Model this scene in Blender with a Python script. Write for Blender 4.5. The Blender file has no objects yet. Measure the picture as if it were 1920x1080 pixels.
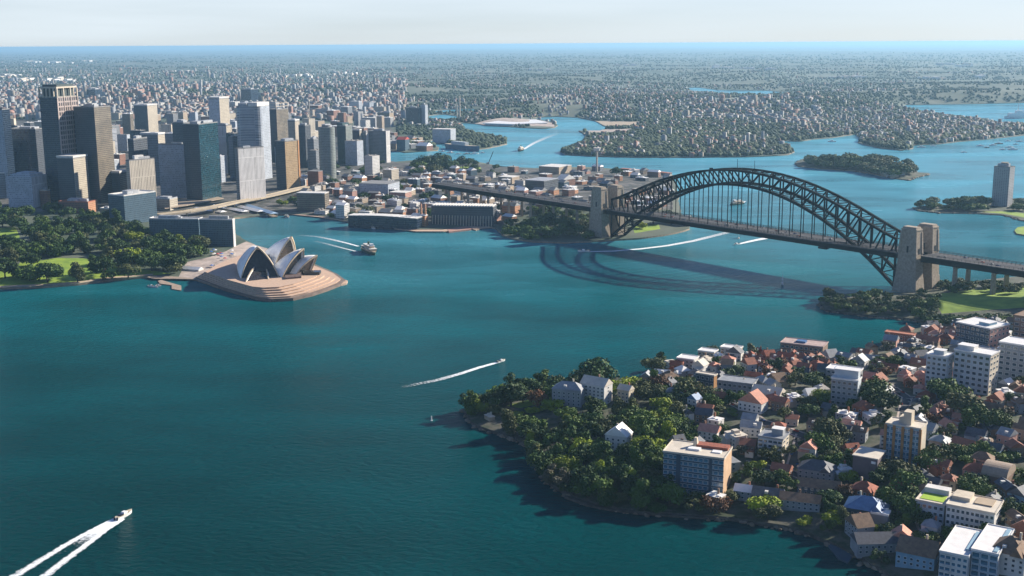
import bpy, bmesh, math, random
import numpy as np
from mathutils import Vector, Matrix, noise
from mathutils.geometry import delaunay_2d_cdt
from mathutils.bvhtree import BVHTree
random.seed(7)
rnd = random.Random(11)
R = math.radians
S = bpy.context.scene
COL = S.collection

# ---------------------------------------------------------------- camera
FPX, CH = 2233.0, 310.0                 # focal length in photo pixels (1920 wide), camera height in metres
TH, ROLL = math.atan(458 / FPX), math.atan(12 / 1920)
def cam_rot(v):
    x, y, z = v
    c, s = math.cos(ROLL), math.sin(ROLL)
    x, y = c * x + s * y, -s * x + c * y
    c, s = math.cos(TH), math.sin(TH)
    return Vector((x, y * s - z * c, y * c + z * s))
cam_d = bpy.data.cameras.new('camera'); cam = bpy.data.objects.new('camera', cam_d); COL.objects.link(cam)
cam_d.sensor_width = 36; cam_d.lens = FPX / 1920 * 36; cam_d.clip_start = 1; cam_d.clip_end = 400000
ax, ay, az = cam_rot((1, 0, 0)), cam_rot((0, 1, 0)), cam_rot((0, 0, 1))
M = Matrix((ax, ay, az)).transposed().to_4x4(); M.translation = (0, 0, CH); cam.matrix_world = M
S.camera = cam

# ---------------------------------------------------------------- sky, sun, exposure
SUN_AZ, SUN_EL = R(62), R(27)           # azimuth clockwise from the view direction (+Y)
W = bpy.data.worlds.new('World'); S.world = W; W.use_nodes = True
nt = W.node_tree; nt.nodes.clear()
wo = nt.nodes.new('ShaderNodeOutputWorld'); bg = nt.nodes.new('ShaderNodeBackground'); sky = nt.nodes.new('ShaderNodeTexSky')
sky.sky_type = 'NISHITA'; sky.sun_disc = False; sky.sun_elevation = SUN_EL; sky.sun_rotation = SUN_AZ
sky.altitude = 300; sky.air_density = 1.0; sky.dust_density = 0.15; sky.ozone_density = 2.5
tc = nt.nodes.new('ShaderNodeTexCoord'); mp = nt.nodes.new('ShaderNodeMapping'); mp.inputs['Scale'].default_value = (1.6, 1.6, 22)
mp.inputs['Rotation'].default_value = (0, R(2), 0)
nz = nt.nodes.new('ShaderNodeTexNoise'); nz.inputs['Scale'].default_value = 1.7; nz.inputs['Detail'].default_value = 6
rp = nt.nodes.new('ShaderNodeValToRGB'); rp.color_ramp.elements[0].position = .25; rp.color_ramp.elements[1].position = .8; rp.color_ramp.elements[0].color = (.5, .5, .5, 1)
mx = nt.nodes.new('ShaderNodeMixRGB'); mx.inputs[2].default_value = (8.7, 9.8, 10.6, 1)
mul = nt.nodes.new('ShaderNodeMath'); mul.operation = 'MULTIPLY'; mul.inputs[1].default_value = .62
L_ = nt.links.new
L_(tc.outputs['Generated'], mp.inputs[0]); L_(mp.outputs[0], nz.inputs['Vector']); L_(nz.outputs['Fac'], rp.inputs[0])
sx = nt.nodes.new('ShaderNodeSeparateXYZ'); L_(tc.outputs['Generated'], sx.inputs[0])
lowm = nt.nodes.new('ShaderNodeMapRange'); lowm.inputs[1].default_value = .06; lowm.inputs[2].default_value = .15; lowm.inputs[3].default_value = 1; lowm.inputs[4].default_value = .04; L_(sx.outputs[2], lowm.inputs[0])
hml = nt.nodes.new('ShaderNodeMapRange'); hml.inputs[1].default_value = 0; hml.inputs[2].default_value = .035; hml.inputs[3].default_value = .82; hml.inputs[4].default_value = 1.0; L_(sx.outputs[2], hml.inputs[0]); L_(hml.outputs[0], mul.inputs[1])
m2 = nt.nodes.new('ShaderNodeMath'); m2.operation = 'MULTIPLY'; L_(mul.outputs[0], m2.inputs[0]); L_(lowm.outputs[0], m2.inputs[1]); L_(m2.outputs[0], mx.inputs[0])
L_(rp.outputs[0], mul.inputs[0]); wbx = nt.nodes.new('ShaderNodeMixRGB'); wbx.blend_type = 'MULTIPLY'; wbx.inputs[0].default_value = 1; wbx.inputs[2].default_value = (.80, .92, 1.3, 1)
L_(sky.outputs[0], wbx.inputs[1]); L_(wbx.outputs[0], mx.inputs[1]); L_(mx.outputs[0], bg.inputs[0]); L_(bg.outputs[0], wo.inputs[0])
bg.inputs[1].default_value = 0.05
sd = bpy.data.lights.new('sun', 'SUN'); sd.energy = 5.0; sd.angle = R(.8); sd.color = (1, .91, .78)
so = bpy.data.objects.new('sun', sd); COL.objects.link(so)
SUNV = Vector((math.sin(SUN_AZ) * math.cos(SUN_EL), math.cos(SUN_AZ) * math.cos(SUN_EL), math.sin(SUN_EL)))
so.rotation_euler = SUNV.to_track_quat('Z', 'Y').to_euler(); so.location = (0, 0, 800)
S.view_settings.view_transform = 'Standard'; S.view_settings.look = 'None'; S.view_settings.exposure = 0.93; S.view_settings.gamma = 1
S.cycles.max_bounces = 5; S.cycles.diffuse_bounces = 2; S.cycles.glossy_bounces = 2; S.cycles.transparent_max_bounces = 6; S.cycles.volume_bounces = 0
S.cycles.transmission_bounces = 1; S.cycles.caustics_reflective = False; S.cycles.caustics_refractive = False

# ---------------------------------------------------------------- placing helpers (photo pixel -> world point on level z)
def g(px, py, z=0.0):
    d = cam_rot((px - 960, 540 - py, -FPX)); t = (z - CH) / d.z
    return d.x * t, d.y * t
def proj(x, y, z):
    z -= CH; c, s = math.cos(TH), math.sin(TH); f = y * c - z * s; u = y * s + z * c
    c, s = math.cos(ROLL), math.sin(ROLL); X, U = c * x - s * u, s * x + c * u
    return 960 + FPX * X / f, 540 - FPX * U / f, f
def mpp(x, y): return math.hypot(x, y) / FPX
def height_to(x, y, py):
    lo, hi = -20, 420
    for _ in range(40):
        m = (lo + hi) / 2
        if proj(x, y, m)[1] > py: lo = m
        else: hi = m
    return lo

# ---------------------------------------------------------------- materials
MATS = {}
def N(nt, t, **kw):
    n = nt.nodes.new(t)
    for k, v in kw.items(): setattr(n, k, v)
    return n
def mat(name, col, rough=.8, var=.25, scale=.15, metal=0., spec=.5, col2=None, bump=0, rand=0., lo=.35, hi=.65, detail=4):
    """plain surface with noise mottling; col2 = second colour of the mottling; rand = brightness change per object"""
    if name in MATS: return MATS[name]
    m = bpy.data.materials.new(name); m.use_nodes = True; nt = m.node_tree; b = nt.nodes['Principled BSDF']
    b.inputs['Roughness'].default_value = rough; b.inputs['Metallic'].default_value = metal; b.inputs['Specular IOR Level'].default_value = spec
    t = N(nt, 'ShaderNodeTexCoord'); n = N(nt, 'ShaderNodeTexNoise'); n.inputs['Scale'].default_value = scale; n.inputs['Detail'].default_value = detail
    n.inputs['Roughness'].default_value = .65
    r = N(nt, 'ShaderNodeValToRGB'); e = r.color_ramp.elements; e[0].position = lo; e[1].position = hi
    c2 = col2 or tuple(min(1, c * (1 + var)) for c in col)
    c1 = col if col2 else tuple(c * (1 - var) for c in col)
    e[0].color = (*c1, 1); e[1].color = (*c2, 1)
    nt.links.new(t.outputs['Object'], n.inputs['Vector']); nt.links.new(n.outputs['Fac'], r.inputs[0]); out = r.outputs[0]
    if rand:
        oi = N(nt, 'ShaderNodeObjectInfo'); h = N(nt, 'ShaderNodeHueSaturation'); mr = N(nt, 'ShaderNodeMapRange')
        mr.inputs[3].default_value = 1 - rand; mr.inputs[4].default_value = 1 + rand
        nt.links.new(oi.outputs['Random'], mr.inputs[0]); nt.links.new(mr.outputs[0], h.inputs['Value']); nt.links.new(out, h.inputs['Color']); out = h.outputs[0]
    nt.links.new(out, b.inputs['Base Color'])
    if bump:
        bp = N(nt, 'ShaderNodeBump'); bp.inputs['Strength'].default_value = bump; bp.inputs['Distance'].default_value = .5
        nt.links.new(n.outputs['Fac'], bp.inputs['Height']); nt.links.new(bp.outputs[0], b.inputs['Normal'])
    MATS[name] = m; return m
def facade(name, wall, glass, fl=3.6, bay=3.0, wf=.55, hf=.5, rough=.7, grough=.12, var=.15, gspec=.6, lit=.0):
    """wall with a regular grid of windows: fl = storey height, bay = bay width, wf/hf = glazed share of the bay / storey"""
    if name in MATS: return MATS[name]
    m = bpy.data.materials.new(name); m.use_nodes = True; nt = m.node_tree; b = nt.nodes['Principled BSDF']; lk = nt.links.new
    t = N(nt, 'ShaderNodeTexCoord'); s = N(nt, 'ShaderNodeSeparateXYZ'); lk(t.outputs['Object'], s.inputs[0])
    def mth(op, a, bb=None):
        n = N(nt, 'ShaderNodeMath', operation=op)
        for i, v in enumerate((a, bb)):
            if v is None: continue
            if isinstance(v, (int, float)): n.inputs[i].default_value = v
            else: lk(v, n.inputs[i])
        return n.outputs[0]
    u = mth('DIVIDE', mth('ADD', mth('ADD', s.outputs[0], s.outputs[1]), 1000.0), bay); v = mth('DIVIDE', mth('ADD', s.outputs[2], 100 * fl), fl)
    mu = mth('LESS_THAN', mth('ABSOLUTE', mth('SUBTRACT', mth('FRACT', u), .5)), wf / 2)
    mv = mth('LESS_THAN', mth('ABSOLUTE', mth('SUBTRACT', mth('FRACT', v), .5)), hf / 2)
    ge = N(nt, 'ShaderNodeNewGeometry'); sn = N(nt, 'ShaderNodeSeparateXYZ'); lk(ge.outputs['Normal'], sn.inputs[0])
    side = mth('LESS_THAN', mth('ABSOLUTE', sn.outputs[2]), .5)
    mask = mth('MULTIPLY', mth('MULTIPLY', mu, mv), side)
    cv = N(nt, 'ShaderNodeCombineXYZ'); lk(mth('FLOOR', u), cv.inputs[0]); lk(mth('FLOOR', v), cv.inputs[1])
    wn = N(nt, 'ShaderNodeTexWhiteNoise', noise_dimensions='3D'); lk(cv.outputs[0], wn.inputs['Vector'])
    nz = N(nt, 'ShaderNodeTexNoise'); nz.inputs['Scale'].default_value = .06; nz.inputs['Detail'].default_value = 5; lk(t.outputs['Object'], nz.inputs['Vector'])
    r = N(nt, 'ShaderNodeValToRGB'); e = r.color_ramp.elements; e[0].position = .3; e[1].position = .7
    e[0].color = (*[c * (1 - var) for c in wall], 1); e[1].color = (*[c * (1 + var) for c in wall], 1); lk(nz.outputs['Fac'], r.inputs[0])
    g1 = N(nt, 'ShaderNodeMixRGB'); g1.inputs[1].default_value = (*[c * .6 for c in glass], 1); g1.inputs[2].default_value = (*[min(1, c * 1.9) for c in glass], 1)
    lk(wn.outputs['Value'], g1.inputs[0])
    mixc = N(nt, 'ShaderNodeMixRGB'); lk(mask, mixc.inputs[0]); lk(r.outputs[0], mixc.inputs[1]); lk(g1.outputs[0], mixc.inputs[2]); lk(mixc.outputs[0], b.inputs['Base Color'])
    rr = N(nt, 'ShaderNodeMapRange'); rr.inputs[3].default_value = rough; rr.inputs[4].default_value = grough; lk(mask, rr.inputs[0]); lk(rr.outputs[0], b.inputs['Roughness'])
    bp = N(nt, 'ShaderNodeBump'); bp.inputs['Strength'].default_value = .3; bp.inputs['Distance'].default_value = .3; bp.invert = True
    lk(mask, bp.inputs['Height']); lk(bp.outputs[0], b.inputs['Normal'])
    b.inputs['Specular IOR Level'].default_value = gspec
    MATS[name] = m; return m

# ---------------------------------------------------------------- mesh builder
class MB:
    def __init__(s): s.v = []; s.f = []; s.m = []
    def add(s, vs, fs, mi=0):
        o = len(s.v); s.v += [tuple(p) for p in vs]; s.f += [tuple(i + o for i in f) for f in fs]; s.m += [mi] * len(fs); return s
    def box(s, x0, x1, y0, y1, z0, z1, mi=0):
        return s.add([(x0, y0, z0), (x1, y0, z0), (x1, y1, z0), (x0, y1, z0), (x0, y0, z1), (x1, y0, z1), (x1, y1, z1), (x0, y1, z1)],
                     [(0, 3, 2, 1), (4, 5, 6, 7), (0, 1, 5, 4), (1, 2, 6, 5), (2, 3, 7, 6), (3, 0, 4, 7)], mi)
    def frus(s, a, b, z0, z1, mi=0):
        """a, b = (x0,x1,y0,y1) of the bottom and top rectangle"""
        v = [(a[0], a[2], z0), (a[1], a[2], z0), (a[1], a[3], z0), (a[0], a[3], z0), (b[0], b[2], z1), (b[1], b[2], z1), (b[1], b[3], z1), (b[0], b[3], z1)]
        return s.add(v, [(0, 3, 2, 1), (4, 5, 6, 7), (0, 1, 5, 4), (1, 2, 6, 5), (2, 3, 7, 6), (3, 0, 4, 7)], mi)
    def prism(s, pts, z0, z1, mi=0, cap=True):
        n = len(pts); area = sum(pts[i][0] * pts[(i + 1) % n][1] - pts[(i + 1) % n][0] * pts[i][1] for i in range(n))
        if area < 0: pts = pts[::-1]
        vs = [(p[0], p[1], z0) for p in pts] + [(p[0], p[1], z1) for p in pts]
        fs = [(i, (i + 1) % n, n + (i + 1) % n, n + i) for i in range(n)]
        if cap: fs += [tuple(range(n, 2 * n)), tuple(range(n - 1, -1, -1))]
        return s.add(vs, fs, mi)
    def cyl(s, cx, cy, r, z0, z1, n=16, r2=None, mi=0):
        r2 = r if r2 is None else r2
        vs = [(cx + rr * math.cos(6.2832 * i / n), cy + rr * math.sin(6.2832 * i / n), z) for rr, z in ((r, z0), (r2, z1)) for i in range(n)]
        fs = [(i, (i + 1) % n, n + (i + 1) % n, n + i) for i in range(n)] + [tuple(range(n, 2 * n)), tuple(range(n - 1, -1, -1))]
        return s.add(vs, fs, mi)
    def bar(s, p, q, w, h=None, mi=0, up=(0, 0, 1)):
        p, q = Vector(p), Vector(q); d = (q - p)
        if d.length < 1e-6: return s
        d.normalize(); h = h or w; u = Vector(up)
        if abs(d.dot(u)) > .99: u = Vector((1, 0, 0))
        a = d.cross(u).normalized() * (w / 2); b = a.cross(d).normalized() * (h / 2)
        vs = [p - a - b, p + a - b, p + a + b, p - a + b, q - a - b, q + a - b, q + a + b, q - a + b]
        return s.add(vs, [(0, 1, 2, 3), (7, 6, 5, 4), (0, 4, 5, 1), (1, 5, 6, 2), (2, 6, 7, 3), (3, 7, 4, 0)], mi)
    def build(s, name, mats, parent=None, smooth=False, loc=None):
        me = bpy.data.meshes.new(name); me.from_pydata(s.v, [], s.f)
        if not isinstance(mats, (list, tuple)): mats = [mats]
        for m in mats: me.materials.append(m)
        if any(s.m): me.polygons.foreach_set('material_index', s.m)
        if smooth: me.polygons.foreach_set('use_smooth', [True] * len(s.f))
        me.update(); o = bpy.data.objects.new(name, me); COL.objects.link(o)
        if parent is not None: o.parent = parent
        if loc is not None: o.location = loc
        return o
def np_mesh(name, verts, faces, mats, mi=None, smooth=False):
    """verts (n,3), faces (m,k) arrays with one k"""
    me = bpy.data.meshes.new(name); nv, (nf, k) = len(verts), faces.shape
    me.vertices.add(nv); me.vertices.foreach_set('co', np.asarray(verts, np.float32).ravel())
    me.loops.add(nf * k); me.loops.foreach_set('vertex_index', np.asarray(faces, np.int32).ravel())
    me.polygons.add(nf); me.polygons.foreach_set('loop_start', np.arange(0, nf * k, k, dtype=np.int32))
    if mi is not None: me.polygons.foreach_set('material_index', np.asarray(mi, np.int32))
    if smooth: me.polygons.foreach_set('use_smooth', np.ones(nf, bool))
    for m in (mats if isinstance(mats, (list, tuple)) else [mats]): me.materials.append(m)
    me.update(calc_edges=True); me.validate()
    return me
def link(name, me, parent=None, loc=None):
    o = bpy.data.objects.new(name, me); COL.objects.link(o)
    if parent is not None: o.parent = parent
    if loc is not None: o.location = loc
    return o
def empty(name, loc, rz=0):
    o = bpy.data.objects.new(name, None); COL.objects.link(o); o.location = loc; o.rotation_euler = (0, 0, rz); o.empty_display_size = 2; return o
def struct(o, kind='structure'): o['kind'] = kind; return o

# names and descriptions: label is fixed, or (look only) finished at the end with where it stands
REG = []
def tag(o, label, cat, group=None):
    o['label'] = label; o['category'] = cat
    if group: o['group'] = group
    return o
def auto(o, look, cat, group, pos):
    o['category'] = cat
    if group: o['group'] = group
    REG.append((o, look, proj(*pos)))
    return o
LAND = []   # landmarks for the descriptions: (px, py, phrase)

# ---------------------------------------------------------------- land
def P_(*a): return [(a[i], a[i + 1]) for i in range(0, len(a), 2)]
def to_ground(pts): return [g(*p) if len(p) == 2 else (p[0], p[1]) for p in pts]
Wd = lambda x, y: (x, y, 'w')      # a point given in metres
MAIN = to_ground(P_(-260,566, -120,550, 0,543, 60,541, 100,539, 150,535, 200,528, 250,524, 290,520, 330,522, 365,526, 400,538, 440,550, 484,562, 540,562, 590,551, 625,538,
    640,530, 622,512, 590,498, 540,480, 480,463, 458,452, 442,440, 437,418, 440,411, 470,408, 505,405, 545,403, 575,405, 610,409, 650,417, 690,424, 720,428, 780,433, 830,433, 870,427,
    900,424, 930,430, 942,443, 960,449, 1000,455, 1060,457, 1130,453, 1200,449, 1245,443, 1270,438, 1293,431, 1291,420, 1277,402, 1272,380, 1268,350, 1262,338, 1240,327, 1200,321, 1160,319, 1110,315,
    1060,315, 1000,317, 940,314, 900,306, 860,304, 800,300, 742,305, 700,300, 684,290, 720,284, 745,284, 760,287, 790,285, 821,283, 823,277, 806,272, 812,262, 850,276, 882,283, 915,279, 951,271, 950,262, 925,257, 890,252,
    872,243, 858,232, 874,231, 920,236, 980,240, 1020,242, 1040,240, 1046,236, 1040,230, 1015,226, 1000,221, 1040,219, 1085,221, 1115,227, 1130,236, 1143,240,
    1125,246, 1085,246, 1098,254, 1095,266, 1070,278, 1050,285, 1060,291, 1120,294, 1200,296, 1300,296, 1400,295, 1450,293, 1478,291, 1490,285, 1478,275, 1452,264, 1500,266, 1523,262, 1560,259, 1606,252, 1611,260, 1608,268, 1625,273, 1650,278, 1690,283, 1712,279, 1712,273,
    1760,271, 1800,266, 1850,262, 1920,254, 2060,242, 2060,232, 1940,236, 1880,235, 1840,226, 1780,219, 1720,209, 1682,201, 1700,197, 1800,196, 1920,193, 2080,190) )
MAIN += [(52000, 98000), (40000, 121000), (-60000, 121000), (-46000, 80000), (-7000, 10000)]
HOLES = [to_ground(P_(1283,165, 1310,164, 1345,169, 1395,170, 1440,170, 1475,174, 1517,182, 1500,188, 1440,187, 1385,182, 1330,175, 1300,171)),
         to_ground(P_(812,208, 840,206, 880,205, 918,205, 916,210, 880,212, 840,213, 815,213)),
         to_ground(P_(804,217, 835,215, 862,219, 850,227, 820,228, 806,226))]
NORTH = to_ground(P_(868,773, 880,766, 905,757, 950,745, 1000,731, 1060,716, 1130,716, 1200,711, 1240,692, 1290,676, 1350,672, 1450,676, 1550,680, 1600,672, 1650,655, 1672,645, 1668,636, 1690,626, 1735,617, 1742,610,
    1710,602, 1640,596, 1590,590, 1545,583, 1537,573, 1542,562, 1570,556, 1620,552, 1680,553, 1720,552, 1760,542, 1850,528, 1930,520, 2080,506, 2500,470)) + [(1700, 1400), (1500, 300), (700, 250)] + \
    to_ground(P_(2150,1500, 1900,1250, 1780,1150, 1700,1108, 1650,1072, 1600,1045, 1560,1024, 1510,1004, 1470,992, 1370,977, 1260,968, 1200,966, 1150,957, 1110,948, 1070,934, 1035,915, 1015,893, 1003,868, 990,845, 970,828, 920,812, 885,798))
GOAT = to_ground(P_(1493,306, 1497,313, 1540,317, 1600,321, 1640,328, 1680,336, 1706,339, 1714,334, 1742,328, 1742,326, 1716,325, 1712,316, 1690,309, 1650,304, 1600,301, 1550,299, 1505,299))
BLUES = to_ground(P_(1713,391, 1722,396, 1760,400, 1830,401, 1880,404, 1912,414, 1960,420, 2080,424, 2080,376, 1960,372, 1900,374, 1840,382, 1770,386, 1730,388))
POOL = to_ground(P_(1902,434, 1906,440, 1925,443, 2010,446, 2010,420, 1930,425, 1908,428))
def in_poly(X, Y, poly):
    inside = np.zeros(X.shape, bool); n = len(poly)
    for i in range(n):
        x0, y0 = poly[i]; x1, y1 = poly[(i + 1) % n]
        if y0 == y1: continue
        c = ((y0 > Y) != (y1 > Y)) & (X < (x1 - x0) * (Y - y0) / (y1 - y0) + x0); inside ^= c
    return inside
def dist_poly(X, Y, polys):
    D = np.full(X.shape, 1e9)
    for poly in polys:
        n = len(poly)
        for i in range(n):
            x0, y0 = poly[i]; x1, y1 = poly[(i + 1) % n]; dx, dy = x1 - x0, y1 - y0; l2 = dx * dx + dy * dy + 1e-9
            t = np.clip(((X - x0) * dx + (Y - y0) * dy) / l2, 0, 1); D = np.minimum(D, np.hypot(X - x0 - t * dx, Y - y0 - t * dy))
    return D
def sub(poly, rough=0):
    """coast outline with extra points between the given ones, slightly irregular"""
    out = []; n = len(poly)
    for i in range(n):
        a, b = poly[i], poly[(i + 1) % n]; L = math.dist(a, b); far = math.hypot(*a)
        k = 1 if far > 9000 else max(1, min(12, int(L / (14 * far / 1500))))
        for j in range(k):
            t = j / k; x, y = a[0] + (b[0] - a[0]) * t, a[1] + (b[1] - a[1]) * t
            if j and rough: x += random.gauss(0, rough * far / 1500); y += random.gauss(0, rough * far / 1500)
            out.append((x, y))
    return out
def hterr(x, y, d, kind):
    if kind == 'main':
        far = min(1, max(0, (math.hypot(x, y) - 3200) / 1500)); big = 3 + 30 * far
        h = noise.noise((x / 900, y / 900, 3)) * big + noise.noise((x / 2600, y / 2600, 7)) * big * 1.2
        cbd = 8 * min(1, d / 160)
        return 2.6 + cbd * (1 - far) + far * max(4, 26 + h) * min(1, d / 220)
    if kind == 'north': return 2.8 + min(1, d / 60) ** 1.0 * 9 + 12 * min(1, max(0, d - 50) / 150) + noise.noise((x / 70, y / 70, 1)) * 2.5 * min(1, d / 50)
    if kind == 'isle': return 2.0 + min(1, d / 60) * 10
    return 2.0
REGIONS = []   # (px polygon in metres, material index)
def region(pts, mi): REGIONS.append((to_ground(pts), mi))
GRASS, PAVE, SAND, ROAD, SCRUB = 1, 2, 3, 4, 5
region(P_(-60,412, 200,404, 235,424, 432,418, 440,408, 500,403, 560,401, 700,418, 780,428, 900,420, 940,428, 1000,400, 1100,405, 1262,396, 1262,345, 1240,332, 1160,323, 1000,320, 900,311, 742,309, 735,245, -60,232), ROAD)
region(P_(-60,440, 30,438, 38,455, 34,470, -60,472), GRASS)
region(P_(-60,521, 12,518, 40,505, 110,497, 165,497, 178,506, 280,512, 322,517, 300,519, 250,522, 200,526, 150,533, 95,537, -60,545), GRASS)
region(P_(-60,545.5, 0,540.3, 100,535.8, 150,531.8, 200,524.3, 288,517.3, 286,519.5, 200,526.5, 150,534.3, 100,538.4, 0,542.5, -60,548), SAND)
region(P_(852,322, 870,318, 902,319, 900,328, 858,331), GRASS)
region(P_(1078,415, 1110,411, 1108,426, 1085,426), GRASS)
region(P_(1185,432, 1235,426, 1238,434, 1190,442), GRASS)
region(P_(1585,561, 1600,556, 1640,553, 1632,562, 1595,568), GRASS)
region(P_(1745,572, 1790,561, 1860,558, 1960,554, 1960,604, 1850,602, 1765,600), GRASS)
region(P_(1840,399, 1890,398, 1935,404, 1930,412, 1885,403), GRASS)
region(P_(335,523, 350,500, 395,492, 425,478, 450,462, 462,456, 560,488, 600,505, 480,560, 400,537), PAVE)
region(P_(870,235, 920,229, 980,228, 1020,229, 1038,233, 1040,239, 960,238), PAVE)
region(P_(1095,252, 1100,246, 1140,244, 1190,246, 1180,256, 1120,256), PAVE)
region(P_(1115,228, 1200,234, 1205,243, 1145,241), SAND)
region(P_(950,778, 990,768, 1050,766, 1040,782, 975,786), GRASS)
def land(name, poly, kind, mats, holes=(), rough=0, grid=(7, 5)):
    poly_s = sub(poly, rough); loops = [poly_s] + [sub(h) for h in holes]
    pts, edges = [], []
    for lp in loops:
        o = len(pts); n = len(lp); pts += lp; edges += [(o + i, o + (i + 1) % n) for i in range(n)]
    for rp_, mi in REGIONS:
        c = np.array(rp_)
        if in_poly(c[:, 0], c[:, 1], poly).mean() > .5:
            o = len(pts); n = len(rp_); pts += rp_; edges += [(o + i, o + (i + 1) % n) for i in range(n)]
    P0 = np.array(poly_s); G = []
    pxs = [proj(x, y, 0) for x, y in poly_s if y > 100]
    y0, y1 = max(98, min(p[1] for p in pxs)), min(1300, max(p[1] for p in pxs))
    py = y0
    while py < y1:
        st = grid[1] * (.45 if py < 300 else 1); px = -260 if kind != 'north' else 850
        while px < 2120:
            G.append(g(px + random.uniform(-2, 2), py + random.uniform(-.3, .3) * st)); px += grid[0] * (2.6 if py < 180 else 1.5 if py < 300 else 1.4)
        py += st
    G = np.array(G); k = in_poly(G[:, 0], G[:, 1], poly_s)
    for h in holes: k &= ~in_poly(G[:, 0], G[:, 1], h)
    G = G[k]; far = np.hypot(G[:, 0], G[:, 1]); G = G[dist_poly(G[:, 0], G[:, 1], loops) > 3 * far / 1500]
    if kind == 'north': G = np.vstack([G, [(x, y) for x in range(320, 1500, 60) for y in range(350, 1300, 60)]]); G = G[in_poly(G[:, 0], G[:, 1], poly_s)]
    allp = [Vector(p) for p in pts] + [Vector((float(a), float(b))) for a, b in G]
    v2, e2, f2, _, _, _ = delaunay_2d_cdt(allp, edges, [], 0, 1e-3)
    V = np.array([(v.x, v.y) for v in v2]); F = np.array([f for f in f2 if len(f) == 3], int)
    C = V[F].mean(1); k = in_poly(C[:, 0], C[:, 1], poly_s)
    for h in holes: k &= ~in_poly(C[:, 0], C[:, 1], h)
    F = F[k]; C = C[k]
    D = dist_poly(V[:, 0], V[:, 1], loops)
    Z = np.array([hterr(V[i, 0], V[i, 1], D[i], kind) for i in range(len(V))])
    fm = np.zeros(len(F), int)
    for rp_, mi in REGIONS: fm[in_poly(C[:, 0], C[:, 1], rp_)] = mi
    verts = np.column_stack([V, Z]); n0 = len(verts); wv, wf = [], []
    for lp in loops:                           # sea wall round every coast, built proud of the sheet's edge
        o = n0 + len(wv); n = len(lp); dl = dist_poly(np.array(lp)[:, 0], np.array(lp)[:, 1], loops)
        top = [hterr(x, y, 0, kind) for x, y in lp]
        wv += [(x, y, -2.) for x, y in lp] + [(x, y, t) for (x, y), t in zip(lp, top)]
        for i in range(n):
            a, b = o + i, o + (i + 1) % n; wf += [(a, b, b + n), (a, b + n, a + n)]
    verts = np.vstack([verts, wv]); F = np.vstack([F, wf]); fm = np.concatenate([fm, np.full(len(wf), 6)])
    nrm = np.cross(verts[F[:, 1]] - verts[F[:, 0]], verts[F[:, 2]] - verts[F[:, 0]]); flip = nrm[:, 2] < -1e-6; F[flip] = F[flip][:, ::-1]
    me = np_mesh(name, verts, F, mats, fm); o = struct(link(name, me))
    BV.append((BVHTree.FromPolygons([tuple(v) for v in verts], [tuple(int(i) for i in f) for f in F]), poly_s, holes))
    return o
BV = []
def zland(x, y):
    best = None
    for t, _, _ in BV:
        h = t.ray_cast(Vector((x, y, 500)), Vector((0, 0, -1)))
        if h[0] is not None and (best is None or h[0].z > best): best = h[0].z
    return best
def place(px, py):
    """the point of land (or of the water) that shows at a photo pixel"""
    d = cam_rot((px - 960, 540 - py, -FPX)).normalized(); o = Vector((0, 0, CH)); best = None
    for t, _, _ in BV:
        h = t.ray_cast(o, d)
        if h[0] is not None and (best is None or h[3] < best[1]): best = (h[0], h[3])
    if best is not None: return tuple(best[0])
    return (*g(px, py), 0.)
grass = mat('lawn grass', (.13, .22, .015), .9, .3, .05, col2=(.26, .36, .03)); asph = mat('asphalt', (.05, .052, .055), .9, .3, .04)
pave = mat('pale paving', (.40, .33, .28), .85, .25, .08); sandm = mat('sandy ground', (.42, .33, .23), .9, .2, .05)
scrub = mat('scrub ground', (.03, .045, .018), .95, .4, .09, col2=(.10, .095, .07), lo=.42, hi=.6, detail=6); seawall = mat('sandstone sea wall', (.26, .20, .14), .9, .3, .2)
townm = mat('town ground', (.03, .035, .03), .9, .4, .05, col2=(.13, .12, .11), lo=.45, hi=.6, detail=8); far_m = mat('suburb ground', (.03, .055, .03), .95, .3, .0025, col2=(.15, .16, .12), lo=.38, hi=.66, detail=12)
darkwall = mat('dark rock sea wall', (.07, .06, .05), .9, .4, .2)
main = land('shore_land', MAIN, 'main', [far_m, grass, pave, sandm, townm, scrub, seawall], HOLES, 0.6)
for i in range(0): pass
north = land('headland_terrain', NORTH, 'north', [scrub, grass, pave, sandm, asph, scrub, darkwall], (), 1.0, (9, 7))
goat = land('island_terrain', GOAT, 'isle', [scrub, grass, pave, sandm, asph, scrub, seawall], (), 1.5)
blues = land('point_terrain', BLUES, 'low', [scrub, grass, pave, sandm, asph, scrub, seawall], (), 1.2)
pool = land('jetty_terrain', POOL, 'low', [grass, grass, pave, sandm, asph, scrub, seawall], (), .6)

# ---------------------------------------------------------------- water
wm = bpy.data.materials.new('harbour water'); wm.use_nodes = True; nt = wm.node_tree; b = nt.nodes['Principled BSDF']; lk = nt.links.new
b.inputs['Roughness'].default_value = .16; b.inputs['IOR'].default_value = 1.33; b.inputs['Specular Tint'].default_value = (.25, .85, 1, 1); b.inputs['Specular IOR Level'].default_value = .03
t = N(nt, 'ShaderNodeTexCoord')
def wnoise(scale, det, sx=1., sy=1.):
    mp = N(nt, 'ShaderNodeMapping'); mp.inputs['Scale'].default_value = (scale * sx, scale * sy, scale); mp.inputs['Rotation'].default_value = (0, 0, .5)
    n = N(nt, 'ShaderNodeTexNoise'); n.inputs['Scale'].default_value = 1; n.inputs['Detail'].default_value = det; n.inputs['Roughness'].default_value = .6
    lk(t.outputs['Object'], mp.inputs[0]); lk(mp.outputs[0], n.inputs['Vector']); return n
w1 = wnoise(.14, 5, 1, 1.8); w2 = wnoise(.012, 3); w3 = wnoise(.0022, 4, 1, 2.2)
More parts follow.
